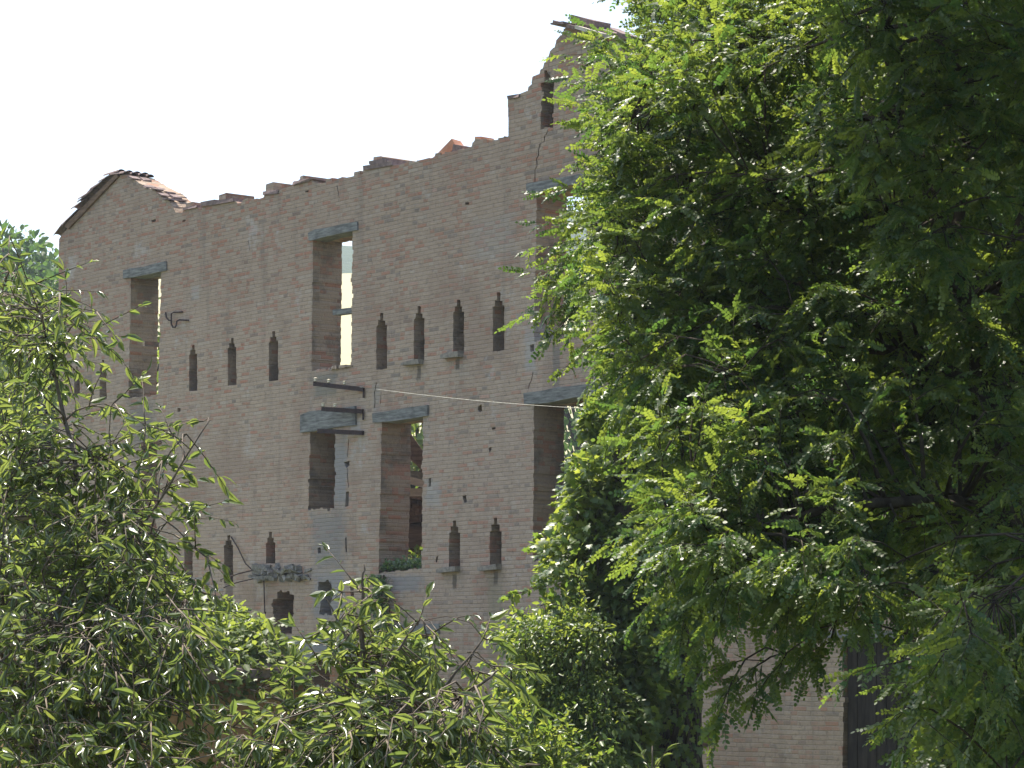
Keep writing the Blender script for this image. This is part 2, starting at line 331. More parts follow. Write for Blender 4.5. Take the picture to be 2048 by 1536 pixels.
holes = [pp((957, 812), (963, 808), (964, 822), (959, 825), (955, 820)), pp((983, 855), (991, 854), (991, 858), (984, 860)), pp((977, 897), (982, 893), (983, 900), (979, 906)), pp((925, 992), (932, 990), (934, 1004), (929, 1006), (926, 998)),
    pp((872, 1114), (877, 1111), (874, 1126), (871, 1124)), pp((355, 816), (361, 816), (361, 823), (355, 824)), pp((635, 1096), (641, 1094), (642, 1106), (636, 1107)), pp((285, 683), (289, 682), (290, 692), (285, 692)),
    pp((857, 957), (862, 955), (862, 972), (857, 974)), pp((1060, 690), (1068, 688), (1068, 702), (1061, 704)), pp((692, 984), (698, 982), (697, 1012), (690, 1014)), pp((688, 925), (699, 921), (699, 931), (692, 936)),
    pp((203, 1030), (210, 1028), (210, 1048), (204, 1048)), pp((145, 1118), (151, 1116), (151, 1134), (145, 1134)), pp((1425, 1330), (1452, 1324), (1450, 1345), (1440, 1366), (1428, 1364)), pp((1437, 1405), (1425, 1412), (1424, 1420), (1442, 1412)),
    pp((366, 440), (372, 439), (370, 443), (364, 444)), pp((302, 441), (312, 438), (311, 443), (304, 445)), pp((700, 1165), (707, 1166), (708, 1196), (702, 1200)), pp((690, 1075), (693, 1075), (694, 1105), (691, 1104)),
    pp((930, 405), (938, 404), (938, 409), (930, 410)), pp((610, 382), (617, 380), (617, 384), (610, 385)), pp((1395, 1460), (1420, 1455), (1430, 1470), (1424, 1490), (1400, 1500))]
def crack(pts, w=1.3):
    a = [(x - w * random.uniform(.4, 1), y) for x, y in pts]; b = [(x + w * random.uniform(.4, 1), y) for x, y in pts][::-1]
    return pp((pts[0][0], pts[0][1] - 3), *a, (pts[-1][0], pts[-1][1] + 3), *b)
cracks = [crack([(1095, 262), (1092, 270), (1089, 272), (1089, 283), (1080, 288), (1077, 300), (1077, 310), (1073, 318), (1074, 332), (1070, 340), (1070, 362)]),
    crack([(752, 766), (751, 780), (749, 783), (750, 806), (748, 815)], 1.6), crack([(762, 786), (761, 806)], .8), crack([(1066, 745), (1063, 760), (1058, 770), (1057, 778)], 1.0),
    crack([(697, 880), (696, 900), (695, 912)], 1.1), crack([(694, 938), (695, 955), (697, 974)], 1.0), crack([(497, 482), (499, 500)], .7), crack([(674, 372), (678, 392)], .8)]
def holed(outer, hs, t0, t1):
    cu = bpy.data.curves.new('tmp', 'CURVE'); cu.dimensions = '2D'; cu.fill_mode = 'BOTH'; cu.extrude = (t1 - t0) / 2
    for poly in [outer] + hs:
        s_ = cu.splines.new('POLY'); s_.points.add(len(poly) - 1)
        for i, p in enumerate(poly): s_.points[i].co = (p[0], p[1], 0, 1)
        s_.use_cyclic_u = True
    o = bpy.data.objects.new('tmp', cu); COL.objects.link(o)
    dg = bpy.context.evaluated_depsgraph_get(); me = bpy.data.meshes.new_from_object(o.evaluated_get(dg)); bpy.data.objects.remove(o)
    tm = (t0 + t1) / 2
    for v_ in me.vertices: x, y, z = v_.co; v_.co = (x, tm - z, y)
    return me
def join_mesh(name, ms):
    bm = bmesh.new()
    for m_ in ms: bm.from_mesh(m_)
    bmesh.ops.remove_doubles(bm, verts=bm.verts, dist=1e-5); bmesh.ops.recalc_face_normals(bm, faces=bm.faces)
    me = bpy.data.meshes.new(name); bm.to_mesh(me); bm.free(); return me
TH = .63
rw = [roughen(p_, CH, .014) for p_ in windows]; rn = [roughen(p_, CH, .018) for p_ in niches]; slits = [roughen([(u_ + random.uniform(-.006, .006), z_ + random.uniform(-.008, .008)) for u_, z_ in p_], .09, .006) for p_ in slits]
one = holed(wall_out, rw + rn + slits + holes + cracks, 0.0, TH)
caps = []
for p_ in rn + slits + holes + cracks:          # rough inner skin closing the blind recesses
    us = [q[0] for q in p_]; zs = [q[1] for q in p_]; e0 = .04 + .01 * random.random()
    caps.append(holed([(min(us) - e0, min(zs) - e0), (max(us) + e0, min(zs) - e0), (max(us) + e0, max(zs) + e0), (min(us) - e0, max(zs) + e0)], [], TH + .002 + .004 * (len(caps) % 5), TH + .05 + .003 * (len(caps) % 7)))
wme = join_mesh('wall', [one] + caps); wme.polygons.foreach_set('use_smooth', [False] * len(wme.polygons))
wall = link_mesh('wall', wme, M['brick'], bld)

def prism(poly_px, t0, t1, name, mat, parent, rough=0.0, drop=0.0):
    mb_ = MB(); n_ = len(poly_px); a = [LW(x, y, t0) for x, y in poly_px]; b = [LW(x, y, t1) for x, y in poly_px]
    for p_ in a: p_.z -= drop
    for p_ in b: p_.z -= drop
    if rough:
        for p_ in a: p_.y += random.uniform(-rough, rough); p_.z += random.uniform(-rough, rough)
    mb_.add(a + b, [tuple(range(n_)), tuple(range(n_, 2 * n_))[::-1]] + [(i, (i + 1) % n_, n_ + (i + 1) % n_, n_ + i) for i in range(n_)])
    return mb_.build(name, mat, parent)
L1 = [(249, 541), (262, 537), (290, 534), (318, 526), (334, 523), (335, 541), (300, 549), (270, 555), (249, 557)]
prism(L1, -.035, .30, 'lintel', M['wood'], bld, .004)
prism([(618, 466), (632, 459), (660, 455), (690, 448), (716, 443), (717, 460), (690, 465), (655, 473), (628, 481), (620, 482)], -.03, .30, 'lintel', M['wood'], bld, .005)
prism([(1055, 368), (1100, 360), (1140, 353), (1190, 343), (1190, 361), (1140, 371), (1100, 380), (1056, 388)], -.035, .30, 'lintel', M['wood'], bld, .004)
prism([(604, 831), (622, 823), (650, 820), (680, 817), (713, 812), (714, 850), (690, 853), (655, 858), (628, 864), (604, 865)], -.04, .30, 'lintel', M['wood'], bld, .006)
prism([(748, 828), (790, 821), (820, 815), (858, 811), (858, 831), (835, 836), (800, 840), (775, 845), (749, 846)], -.04, .30, 'lintel', M['wood'], bld, .006)
prism([(1051, 786), (1090, 782), (1120, 774), (1150, 772), (1205, 765), (1205, 790), (1150, 796), (1100, 806), (1052, 809)], -.04, .30, 'lintel', M['wood'], bld, .006)
prism([(281, 886), (322, 880), (324, 886), (316, 890), (282, 896)], -.03, .30, 'lintel', M['wood_brown'], bld, .003)
prism([(745, 1251), (880, 1247), (880, 1267), (745, 1271)], -.03, .30, 'lintel', M['wood'], bld, .004)
prism([(1020, 1248), (1150, 1244), (1150, 1268), (1020, 1270)], -.03, .30, 'lintel', M['wood'], bld, .004)
prism([(1640, 1262), (1850, 1262), (1850, 1276), (1640, 1276)], -.03, .30, 'lintel', M['wood'], bld, .004)
prism([(654, 618), (715, 611), (715, 622), (654, 629)], .12, .27, 'crossbar', M['wood'], bld, .004)
prism([(1100, 971), (1180, 965), (1180, 977), (1101, 982)], .10, .25, 'crossbar', M['wood'], bld, .004)
for (x0, x1, y0, th) in [(811, 847, 722, 9), (890, 926, 706, 10), (882, 920, 1135, 10), (965, 1003, 1131, 10)]:
    prism([(x0, y0 + 4), (x0 + 14, y0), (x1, y0 - 3), (x1, y0 + th - 2), (x0 + 1, y0 + th + 1)], -.11, .30, 'sill', M['stone'], bld, .006)
# sill rubble line under the tall window
mbs = MB()
for i in range(34):
    x = 626 + i * 2.3; mbs.box(LW(x, 741 - i * .28, random.uniform(.0, .5)), random.uniform(.06, .2), random.uniform(.08, .16), random.uniform(.02, .06), Matrix.Rotation(random.uniform(-.5, .5), 3, 'Z'), .006)
mbs.build('sill', M['brick'], bld)
# verge tiles on the left gable
def half_tile(a, b, r, th=.016):
    mb_ = MB(); a = Vector(a); b = Vector(b); d = (b - a).normalized(); side = Vector((0, 1, 0)); up = side.cross(d) * -1
    if up.z < 0: up = -up
    n_ = 7; v_ = []
    for (c, rr) in ((a, r), (b, r * .85)):
        for q in (0, th):
            for i in range(n_):
                an = math.pi * i / (n_ - 1); v_.append(c + side * math.cos(an) * (rr - q) + up * math.sin(an) * (rr - q) * .6)
    f_ = []
    for i in range(n_ - 1):
        f_ += [(i, i + 1, 2 * n_ + i + 1, 2 * n_ + i), (n_ + i, 3 * n_ + i, 3 * n_ + i + 1, n_ + i + 1), (i, n_ + i, n_ + i + 1, i + 1), (2 * n_ + i, 2 * n_ + i + 1, 3 * n_ + i + 1, 3 * n_ + i)]
    f_ += [(0, 2 * n_, 3 * n_, n_), (n_ - 1, 2 * n_ - 1, 4 * n_ - 1, 3 * n_ - 1)]
    mb_.add(v_, f_); return mb_
pts = [(116, 468), (122, 455), (133, 443), (150, 427), (148, 420), (168, 402), (182, 388), (200, 372), (220, 352), (241, 343)]
tl = [LW(x, y, 0) for x, y in pts]
segs = [((113, 470), (128, 448)), ((121, 458), (143, 434)), ((133, 446), (158, 420)), ((146, 418), (172, 400)), ((162, 405), (185, 384)), ((163, 398), (190, 379)), ((180, 384), (205, 365)), ((184, 378), (210, 361)), ((202, 364), (226, 349)), ((214, 352), (242, 341)), ((228, 348), (252, 345))]
for i, (a, b) in enumerate(segs):
    for t_ in (.02, .20, .38, .56):
        A = LW(a[0] + random.uniform(-1, 1), a[1] + 2 + random.uniform(-1, 1), t_ + random.uniform(-.02, .02)); B = LW(b[0], b[1] + 2, t_)
        half_tile(A, B, .098, .014).build('roof_tile', M['tile'], bld)
# board under the verge, and broken tiles on the other slope
prism([(132, 452), (237, 347), (240, 353), (140, 458)], -.05, .02, 'verge_board', M['wood_brown'], bld)
for (x, y, rz) in [(264, 356, .5), (292, 374, .5), (308, 380, .2), (322, 388, .5), (334, 398, .1)]:
    for t_ in (.05, .32):
        m_ = MB(); m_.box(LW(x + random.uniform(-2, 2), y + random.uniform(-1, 3), t_), random.uniform(.12, .24), .2, .035, Matrix.Rotation(rz * .9, 3, 'Y'), .012); m_.build('roof_tile', M['tile'], bld)
# top of the tall gable: stacked tiles and a pale board
for (x0, y0, x1, y1, th, mt, t_) in [(1122, 47, 1165, 58, .05, 'tile', .0), (1135, 44, 1185, 60, .05, 'tile', .25), (1152, 38, 1200, 50, .10, 'tile', .05), (1160, 48, 1228, 70, .07, 'tile', .1), (1178, 60, 1232, 76, .05, 'wood_pale', -.12), (1125, 52, 1150, 50, .03, 'tile', -.08), (1190, 52, 1240, 72, .06, 'tile', .3), (1240, 72, 1400, 112, .08, 'tile', .1), (1400, 112, 1700, 172, .08, 'tile', .1), (1700, 172, 2000, 232, .08, 'tile', .1), (2000, 232, 2300, 312, .08, 'tile', .1)]:
    m_ = MB(); m_.beam(LW(x0, y0, t_), LW(x1, y1, t_), .34, th, .008); m_.build('roof_tile' if mt == 'tile' else 'roof_board', M[mt], bld)
# flat broken bricks left along the wall top
for (x0, x1, y, th) in [(368, 396, 415, .05), (405, 432, 406, .09), (430, 470, 403, .06), (528, 558, 384, .07), (588, 622, 362, .06), (729, 786, 330, .06), (742, 773, 323, .06), (600, 628, 359, .04), (1018, 1040, 192, .05)]:
    m_ = MB(); xm = (x0 + x1) / 2; sl_ = -.24 * (x1 - x0) / 2
    m_.beam(LW(x0, y - sl_ + 0, .2), LW(x1, y + sl_ * .6, .2), .46, th, .014); m_.build('coping', M['tile'], bld)
M['door_shade_boards'] = simple('dark shade boards', (.022, .02, .018), (.05, .042, .035), 20, .9, .8, .1, (1, 1, .1))
dm = MB()  # near-black boards added to stand in for the open doorway's shade
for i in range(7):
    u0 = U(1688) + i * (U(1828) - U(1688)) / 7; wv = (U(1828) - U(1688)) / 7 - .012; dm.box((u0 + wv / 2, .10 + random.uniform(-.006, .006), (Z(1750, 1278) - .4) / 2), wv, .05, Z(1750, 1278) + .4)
dm.build('door_shade_boards', M['door_shade_boards'], bld)
# inner floor and back walls (shade behind the lower windows)
def wbox(u0, u1, t0, t1, z0, z1, name, mat):
    m_ = MB(); m_.box(((u0 + u1) / 2, (t0 + t1) / 2, (z0 + z1) / 2), u1 - u0, t1 - t0, z1 - z0); return m_.build(name, M[mat], bld)
zf = Z(1100, 770)
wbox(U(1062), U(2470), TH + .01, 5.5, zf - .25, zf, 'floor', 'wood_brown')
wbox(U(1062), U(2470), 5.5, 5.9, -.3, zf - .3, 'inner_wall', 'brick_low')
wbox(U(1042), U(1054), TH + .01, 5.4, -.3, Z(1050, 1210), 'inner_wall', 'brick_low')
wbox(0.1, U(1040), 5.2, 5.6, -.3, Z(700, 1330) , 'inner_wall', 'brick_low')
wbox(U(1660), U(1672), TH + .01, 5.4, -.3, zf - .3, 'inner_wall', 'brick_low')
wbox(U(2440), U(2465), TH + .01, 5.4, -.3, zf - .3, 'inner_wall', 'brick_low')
wbox(U(560), U(850), TH + .01, 4.0, Z(700, 1290) - .1, Z(700, 1290), 'floor', 'wood_brown')
# broken concrete canopy stub over the walled-up door
mbc = MB()
for i in range(70):
    x = random.uniform(512, 622); yy = 1146 + (x - 512) * -.02 + random.uniform(-12, 14)
    mbc.box(LW(x, yy, random.uniform(-.10, .04)), random.uniform(.08, .26), random.uniform(.05, .16), random.uniform(.03, .09), Matrix.Rotation(random.uniform(-.5, .5), 3, 'Y') @ Matrix.Rotation(random.uniform(-.6, .6), 3, 'Z'), .015)
mbc.build('canopy_stub', M['concrete'], bld)
# iron rods and hooks by the canopy
def rod(pts, r, name='iron_rod'):
    m_ = MB(); m_.tube([LW(*p_) for p_ in pts], r, 6); return m_.build(name, M['iron'], bld)
rod([(463, 1074, -.01), (480, 1095, -.05), (500, 1127, -.10), (512, 1140, -.08)], .012)
rod([(514, 1139, -.02), (500, 1148, -.25), (484, 1158, -.4), (480, 1160, -.42), (481, 1164, -.42)], .012)
rod([(520, 1155, -.02), (500, 1166, -.3), (486, 1176, -.42)], .010)
rod([(533, 1140, -.06), (534, 1190, -.06), (535, 1224, -.06), (538, 1228, -.08), (540, 1224, -.10)], .012)
rod([(336, 625, -.05), (337, 635, -.05), (342, 641, -.05), (348, 642, -.05)], .016, 'iron_hook')
rod([(367, 624, -.02), (352, 625, -.05), (348, 628, -.06), (348, 648, -.06), (351, 655, -.06), (356, 655, -.06), (358, 651, -.06), (359, 643, -.06), (363, 640, -.05), (379, 641, -.02)], .016, 'iron_hook')
rod([(105, 520, .2), (98, 524, .2), (97, 534, .2)], .02, 'iron_hook')
# three iron brackets with porcelain insulators
def bracket(x0, x1, y0, y1, ins):
    m_ = MB(); m_.beam(LW(x1, y1, -.03), LW(x0, y0, -.34), .05, .075, .002)
    if ins: m_.beam(LW(x1, y1, -.03), LW(x1, y1 + 17, -.03), .02, .03)
    b_ = m_.build('iron_bracket', M['iron'], bld)
    for f_ in ins:
        q = LW(x1, y1, -.03).lerp(LW(x0, y0, -.34), f_) + Vector((0, 0, .04)); m2 = MB()
        m2.tube([q, q + Vector((0, 0, .015)), q + Vector((0, 0, .03)), q + Vector((0, 0, .06)), q + Vector((0, 0, .07))], [.012, .032, .026, .036, .012], 10)
        m2.build('insulator', M['porcelain'], b_)
bracket(660, 730, 770, 779, [.97, .7, .38]); bracket(676, 729, 820, 823, [.97, .68]); bracket(668, 729, 864, 866, [])
# telephone wire
m_ = MB(); a = Ww(727, 775, -.08); b = px(1260, 822, 39)
m_.tube([a.lerp(b, i / 16) - Vector((0, 0, .05 * math.sin(math.pi * i / 16))) for i in range(17)], .004, 4)
tag(m_.build('wire', M['wire']), 'thin pale wire running right from the iron brackets across the wall', 'wire')
# loose orange bricks on the wall top
def loose(x, y, sx, sz, ry, mat, label, group=None, rz=0):
    e = MB(); e.box((0, 0, 0), sx, .26, sz, None, .006)
    o = e.build('loose_brick', M[mat]); o.location = Ww(x, y, .18); o.rotation_euler = (0, ry, WANG + rz)
    tag(o, label, 'brick', group); return o
loose(886, 299, .36, .16, -.62, 'tile_red', 'bright orange tilted brick lying on the broken wall top', None, .25)
loose(908, 297, .20, .14, .25, 'tile', 'dull red brick beside the bright orange one on the wall top')
loose(951, 282, .17, .15, .1, 'tile_red', 'red brick block on the wall top just left of the tall gable')
# rubble on the sill of the right-hand lower window
mr = MB()
for i in range(46):
    x = random.uniform(1074, 1118); mr.box(Ww(x, 1120 - random.random() * 26 * max(0, (x - 1070) / 50), random.uniform(.04, .4)), random.uniform(.06, .2), random.uniform(.06, .18), random.uniform(.03, .09), Matrix.Rotation(random.uniform(0, 3), 3, 'Z') @ Matrix.Rotation(random.uniform(-.5, .5), 3, 'X'), .012)
tag(mr.build('rubble_pile', M['rubble']), 'grey heap of broken masonry on the sill beside the ivy', 'rubble')
# fallen timbers seen through the lower middle window
dv = [((800, 858), (870, 960), 2.2, .22, 'wood_brown', 'dark rafter sloping down behind the middle lower window'),
      ((812, 905), (880, 960), 3.0, .10, 'wood_brown', 'slim brown rafter below the sloping one behind the middle lower window'),
      ((790, 948), (890, 958), 3.2, .16, 'wood', 'grey beam lying across behind the middle lower window'),
      ((812, 958), (880, 978), 2.6, .13, 'wood_pale', 'bleached plank tilted behind the middle lower window'),
      ((800, 984), (885, 986), 2.7, .14, 'wood_pale', 'pale flat plank lying under the tilted bleached one'),
      ((808, 1030), (885, 1010), 2.9, .16, 'wood_brown', 'dark brown timber under the pale planks'),
      ((800, 1075), (900, 1085), 2.8, .34, 'wood_brown', 'thick rusty brown timber lowest in the collapsed heap')]
for (a, b, t_, th, mt, lb) in dv:
    e = MB(); A = px(a[0], a[1], 45.0 + t_); B = px(b[0], b[1], 45.0 + t_); q = (A + B) / 2; e.beam(A - q, B - q, .2, th, .01)
    o = e.build('fallen_beam', M[mt]); o.location = q; tag(o, lb, 'beam', 'fallen timbers inside the ruin')
e = MB(); e.beam((0, 0, 0), Ww(1150, 818, 1.0) - Ww(1128, 900, .7), .05, .05); o = e.build('leaning_pole', M['wood_brown']); o.location = Ww(1128, 900, .7); tag(o, 'thin pole leaning inside the right-hand lower window', 'pole')
mbx = MB(); 
for i in range(120):
    x = random.uniform(740, 900); mbx.box(px(x, random.uniform(985, 1105), random.uniform(48, 49.5)), random.uniform(.3, 1.2), .2, random.uniform(.06, .16), Matrix.Rotation(random.uniform(-.4, .4), 3, 'Y') @ Matrix.Rotation(random.uniform(-1, 1), 3, 'Z'), .02)
tag(mbx.build('debris_heap', M['wood_brown']), 'dark heap of collapsed roof debris inside the ruin', 'debris')

# ---------------------------------------------------------------- foliage tools
def frond_tpl(n_pairs=7, L=.22, lw=.011, ll=.032, curve=.25):
    """pinnate leaf: pairs of oval leaflets on a drooping stalk, along +x"""
    V_ = []; F_ = []
    def leaflet(o, ang, tilt, s=1.0):
        b = len(V_); c, s_ = math.cos(ang), math.sin(ang)
        for (x, y) in ((0, 0), (.3, .5), (.72, .46), (1, 0), (.72, -.46), (.3, -.5)):
            X, Y_ = x * ll * s, y * lw * 2 * s
            V_.append((o[0] + X * c - Y_ * s_, o[1] + X * s_ + Y_ * c, o[2] - abs(x) * tilt * ll + (y * y) * .004))
        F_.append(tuple(range(b, b + 6)))
    for i in range(n_pairs):
        t = .22 + .74 * i / n_pairs; o = (L * t, 0, -curve * L * t * t); s = 1 - .25 * abs(t - .55)
        leaflet(o, random.uniform(.9, 1.4), random.uniform(-.3, .9), s); leaflet(o, -random.uniform(.9, 1.4), random.uniform(-.3, .9), s)
    leaflet((L * .97, 0, -curve * L * .94), 0, .3)
    b = len(V_); V_.extend([(0, -.0015, 0), (0, .0015, 0), (L * .5, .0015, -curve * L * .25), (L, 0, -curve * L), (L * .5, -.0015, -curve * L * .25)]); F_.append((b, b + 1, b + 2, b + 3, b + 4))
    return np.array(V_), F_
def leaf_tpl(L=.08, W=.032, fold=.25, droop=.3):
    xs_ = [0, .18, .5, .8, 1.0]; ws = [0, .36, .5, .28, 0]; V_ = []; F_ = []
    mid = []; lf = []; rt_ = []
    for x, w_ in zip(xs_, ws):
        z = -droop * L * x * x
        mid.append(len(V_)); V_.append((L * x, 0, z))
        if w_:
            lf.append(len(V_)); V_.append((L * x, w_ * W * 2 * .5 * 2, z + fold * w_ * W)); rt_.append(len(V_)); V_.append((L * x, -w_ * W * 2 * .5 * 2, z + fold * w_ * W))
        else: lf.append(mid[-1]); rt_.append(mid[-1])
    for i in range(4):
        for s_ in (lf, rt_):
            q = [mid[i], mid[i + 1], s_[i + 1], s_[i]]; q2 = []
            for a in q:
                if a not in q2: q2.append(a)
            F_.append(tuple(q2))
    V_ = [(x, y * .5, z) for x, y, z in V_]
    return np.array(V_), F_
def ivy_tpl(S=.09):
    pts_ = [(0, 0), (-.12, .32), (.18, .5), (.34, .28), (.62, .42), (.66, .16), (1, 0), (.66, -.16), (.62, -.42), (.34, -.28), (.18, -.5), (-.12, -.32)]
    V_ = [(.35 * S, 0, .05 * S)] + [(x * S, y * S, -.12 * S * (x * x + y * y)) for x, y in pts_]; n_ = len(pts_)
    return np.array(V_), [(0, 1 + i, 1 + (i + 1) % n_) for i in range(n_)]
def oval_tpl(L=.06, W=.03):
    V_ = [(0, 0, 0), (L * .35, W * .5, .12 * W), (L * .75, W * .36, 0), (L, 0, -.1 * L), (L * .75, -W * .36, 0), (L * .35, -W * .5, .12 * W)]
    return np.array(V_), [(0, 1, 2, 3), (0, 3, 4, 5)]
def place(tpls, pos, dirs, scl, roll, name, mat, parent=None, smooth=False):
    """instantiate leaf templates as one real mesh: pos Nx3, dirs Nx3 (leaf axis), roll N"""
    pos = np.asarray(pos, float); dirs = np.asarray(dirs, float); N_ = len(pos)
    dirs /= np.linalg.norm(dirs, axis=1)[:, None] + 1e-9
    up = np.tile(np.array([0., 0, 1]), (N_, 1)); side = np.cross(up, dirs); ln = np.linalg.norm(side, axis=1); bad = ln < .05
    side[bad] = (1, 0, 0); side /= np.linalg.norm(side, axis=1)[:, None]; nrm = np.cross(dirs, side)
    c, s_ = np.cos(roll)[:, None], np.sin(roll)[:, None]; s2 = side * c + nrm * s_; n2 = np.cross(dirs, s2)
    which = RG.integers(0, len(tpls), N_); AV = []; loops = []; tot = []; rnd = []; base = 0; r_ = RG.random(N_)
    for k_, (tv, tf) in enumerate(tpls):
        ix = np.nonzero(which == k_)[0]
        if len(ix) == 0: continue
        vv = (tv[None, :, 0:1] * dirs[ix][:, None, :] + tv[None, :, 1:2] * s2[ix][:, None, :] + tv[None, :, 2:3] * n2[ix][:, None, :]) * scl[ix][:, None, None] + pos[ix][:, None, :]
        AV.append(vv.reshape(-1, 3)); nv = len(tv); flat = np.concatenate([np.array(f_) for f_ in tf]); cnt = np.array([len(f_) for f_ in tf])
        loops.append((flat[None, :] + (base + np.arange(len(ix)) * nv)[:, None]).ravel()); tot.append(np.tile(cnt, len(ix)))
        rnd.append(np.repeat(r_[ix], nv)); base += nv * len(ix)
    AV = np.concatenate(AV); loops = np.concatenate(loops).astype(np.int32); tot = np.concatenate(tot).astype(np.int32); st = np.concatenate([[0], np.cumsum(tot)[:-1]]).astype(np.int32)
    me = bpy.data.meshes.new(name); me.vertices.add(len(AV)); me.vertices.foreach_set('co', AV.ravel().astype(np.float32))
    me.loops.add(len(loops)); me.loops.foreach_set('vertex_index', loops)
    me.polygons.add(len(st)); me.polygons.foreach_set('loop_start', st); me.polygons.foreach_set('loop_total', tot)
    if smooth: me.polygons.foreach_set('use_smooth', np.ones(len(st), bool))
    at_ = me.attributes.new('rnd', 'FLOAT', 'POINT'); at_.data.foreach_set('value', np.concatenate(rnd).astype(np.float32))
    me.update(calc_edges=True); me.validate()
    return link_mesh(name, me, mat, parent)
def sample_s(poly, n_, ya, Ya, yb, Yb, jit):
    out = []
    for p_ in sample(poly, n_, 1, 1):
        y = HOR - (p_.z - CZ) * F; x = p_.x * F + 1024; out.append(px(x, y, Ya + (Yb - Ya) * (y - ya) / (yb - ya) + random.uniform(-jit, jit)))
    return out
def inpoly(x, y, poly):
    c = False; j = len(poly) - 1
    for i in range(len(poly)):
        xi, yi = poly[i]; xj, yj = poly[j]
        if (yi > y) != (yj > y) and x < (xj - xi) * (y - yi) / (yj - yi) + xi: c = not c
        j = i
    return c
def sample(poly, n_, Y0, Y1):
    xs_ = [p_[0] for p_ in poly]; ys_ = [p_[1] for p_ in poly]; out = []
    while len(out) < n_:
        x = random.uniform(min(xs_), max(xs_)); y = random.uniform(min(ys_), max(ys_))
        if inpoly(x, y, poly): out.append(px(x, y, random.uniform(Y0, Y1)))
    return out
def rv(s=1.0): return Vector((random.gauss(0, s), random.gauss(0, s), random.gauss(0, s)))
class Tree:
    def __init__(s): s.gr = .006; s.wood = MB(); s.fine = MB(); s.nodes = []; s.lp = []; s.ld = []
    def limb(s, pts, r0, r1, sub=5):
        pts = [Vector(p_) for p_ in pts]; out = []
        for i in range(len(pts) - 1):
            a, b = pts[i], pts[i + 1]; p0 = pts[max(i - 1, 0)]; p3 = pts[min(i + 2, len(pts) - 1)]
            for q in range(sub):
                t = q / sub; t2, t3 = t * t, t * t * t
                out.append(.5 * ((2 * a) + (b - p0) * t + (2 * p0 - 5 * a + 4 * b - p3) * t2 + (3 * a - p0 - 3 * b + p3) * t3) + rv(r0 * .12))
        out.append(pts[-1]); m = len(out); rs = [r0 + (r1 - r0) * (i / (m - 1)) for i in range(m)]
        s.wood.tube(out, rs, 8); s.nodes += [(p_, r_) for p_, r_ in zip(out, rs)]
    def reach(s, T, r=.012, sag=.1, back=True):
        """branch from the nearest limb point out to a target"""
        best = min(s.nodes, key=lambda nd: (nd[0] - T).length + (0.5 if nd[0].z > T.z + .2 else 0))
        A, ra = best; d = (T - A).length; m = max(3, int(d / .22)); path = []
        off = rv(d * .08)
        for i in range(m + 1):
            t = i / m; path.append(A.lerp(T, t) + off * math.sin(math.pi * t) + Vector((0, 0, sag * d * math.sin(math.pi * t))) + rv(.006))
        r0 = min(ra * .7, r + s.gr * d); rs = [r0 + (r * .45 - r0) * i / m for i in range(m + 1)]
        s.fine.tube(path, rs, 5); return (path[-1] - path[-2]).normalized(), [(p_, r_) for p_, r_ in zip(path[1:], rs[1:])]
    def twig(s, A, d, L, nl, spread, droop, lr=.0035, curl=.25, hang=.15):
        d = d.normalized(); p = A.copy(); path = [p.copy()]; st = max(3, nl // 2); seg = L / st
        for i in range(st):
            d = (d + rv(curl * .35) + Vector((0, 0, -hang / st))).normalized(); p = p + d * seg; path.append(p.copy())
        s.fine.tube(path, [lr * (1 - .7 * i / st) for i in range(st + 1)], 3)
        sd_ = d.cross(Vector((0, 0, 1))); sd_ = sd_.normalized() if sd_.length > .05 else Vector((1, 0, 0))
        for i in range(nl):
            t = (i + .6) / nl * st; j = min(int(t), st - 1); q = path[j].lerp(path[j + 1], t - j); dd = (path[j + 1] - path[j]).normalized()
            sg = 1 if i % 2 else -1
            ld = dd * (.55 + .5 * i / nl) + sd_ * sg * spread + rv(.28) + Vector((0, 0, -droop))
            s.lp.append(tuple(q)); s.ld.append(tuple(ld))
        s.lp.append(tuple(path[-1])); s.ld.append(tuple(d + Vector((0, 0, -droop * .5))))
    def finish(s, name, loc, label, cat, tpls, mat, bark, s0, s1, rollsd=.6, fine_mat=None, group=None, crown='crown'):
        root = empty(name, loc); tag(root, label, cat, group); L0 = Vector(loc)
        s.wood.v = [tuple(Vector(v_) - L0) for v_ in s.wood.v]; s.fine.v = [tuple(Vector(v_) - L0) for v_ in s.fine.v]
        if s.wood.v: s.wood.build('trunk', bark, root, True)
        if s.fine.v: s.fine.build('branches', fine_mat or bark, root, True)
        n_ = len(s.lp); P_ = np.array(s.lp) - np.array(loc)
        place(tpls, P_, np.array(s.ld), RG.uniform(s0, s1, n_), RG.normal(0, rollsd, n_), crown, mat, root); return root

# ---------------------------------------------------------------- locust tree (right)
T = Tree()
trunk = [(px(2075, 2420, 14.6)), px(2050, 1700, 14.6), px(2010, 1150, 14.7), px(1985, 800, 14.8), px(1955, 620, 14.9), px(1905, 480, 15.0)]
trunk[0].z = -.2
T.limb(trunk, .17, .075)
T.limb([px(1905, 480, 15), px(1860, 390, 14.8), px(1815, 300, 14.6), px(1790, 200, 14.4), px(1770, 60, 14.3), px(1740, -200, 14.5)], 0.0396, 0.0144)
T.limb([px(1905, 480, 15), px(1925, 390, 15.3), px(1928, 300, 15.6), px(1940, 100, 16), px(1900, -200, 16.5)], 0.0360, 0.0144)
T.limb([px(1935, 560, 15), px(1840, 480, 15.2), px(1740, 440, 15.4), px(1660, 424, 15.5), px(1590, 424, 15.6)], 0.0432, 0.0252)
T.limb([px(1590, 424, 15.6), px(1500, 450, 15.8), px(1400, 436, 16), px(1320, 420, 16.2), px(1250, 365, 16.3), px(1200, 310, 16.4)], 0.0324, 0.0101)
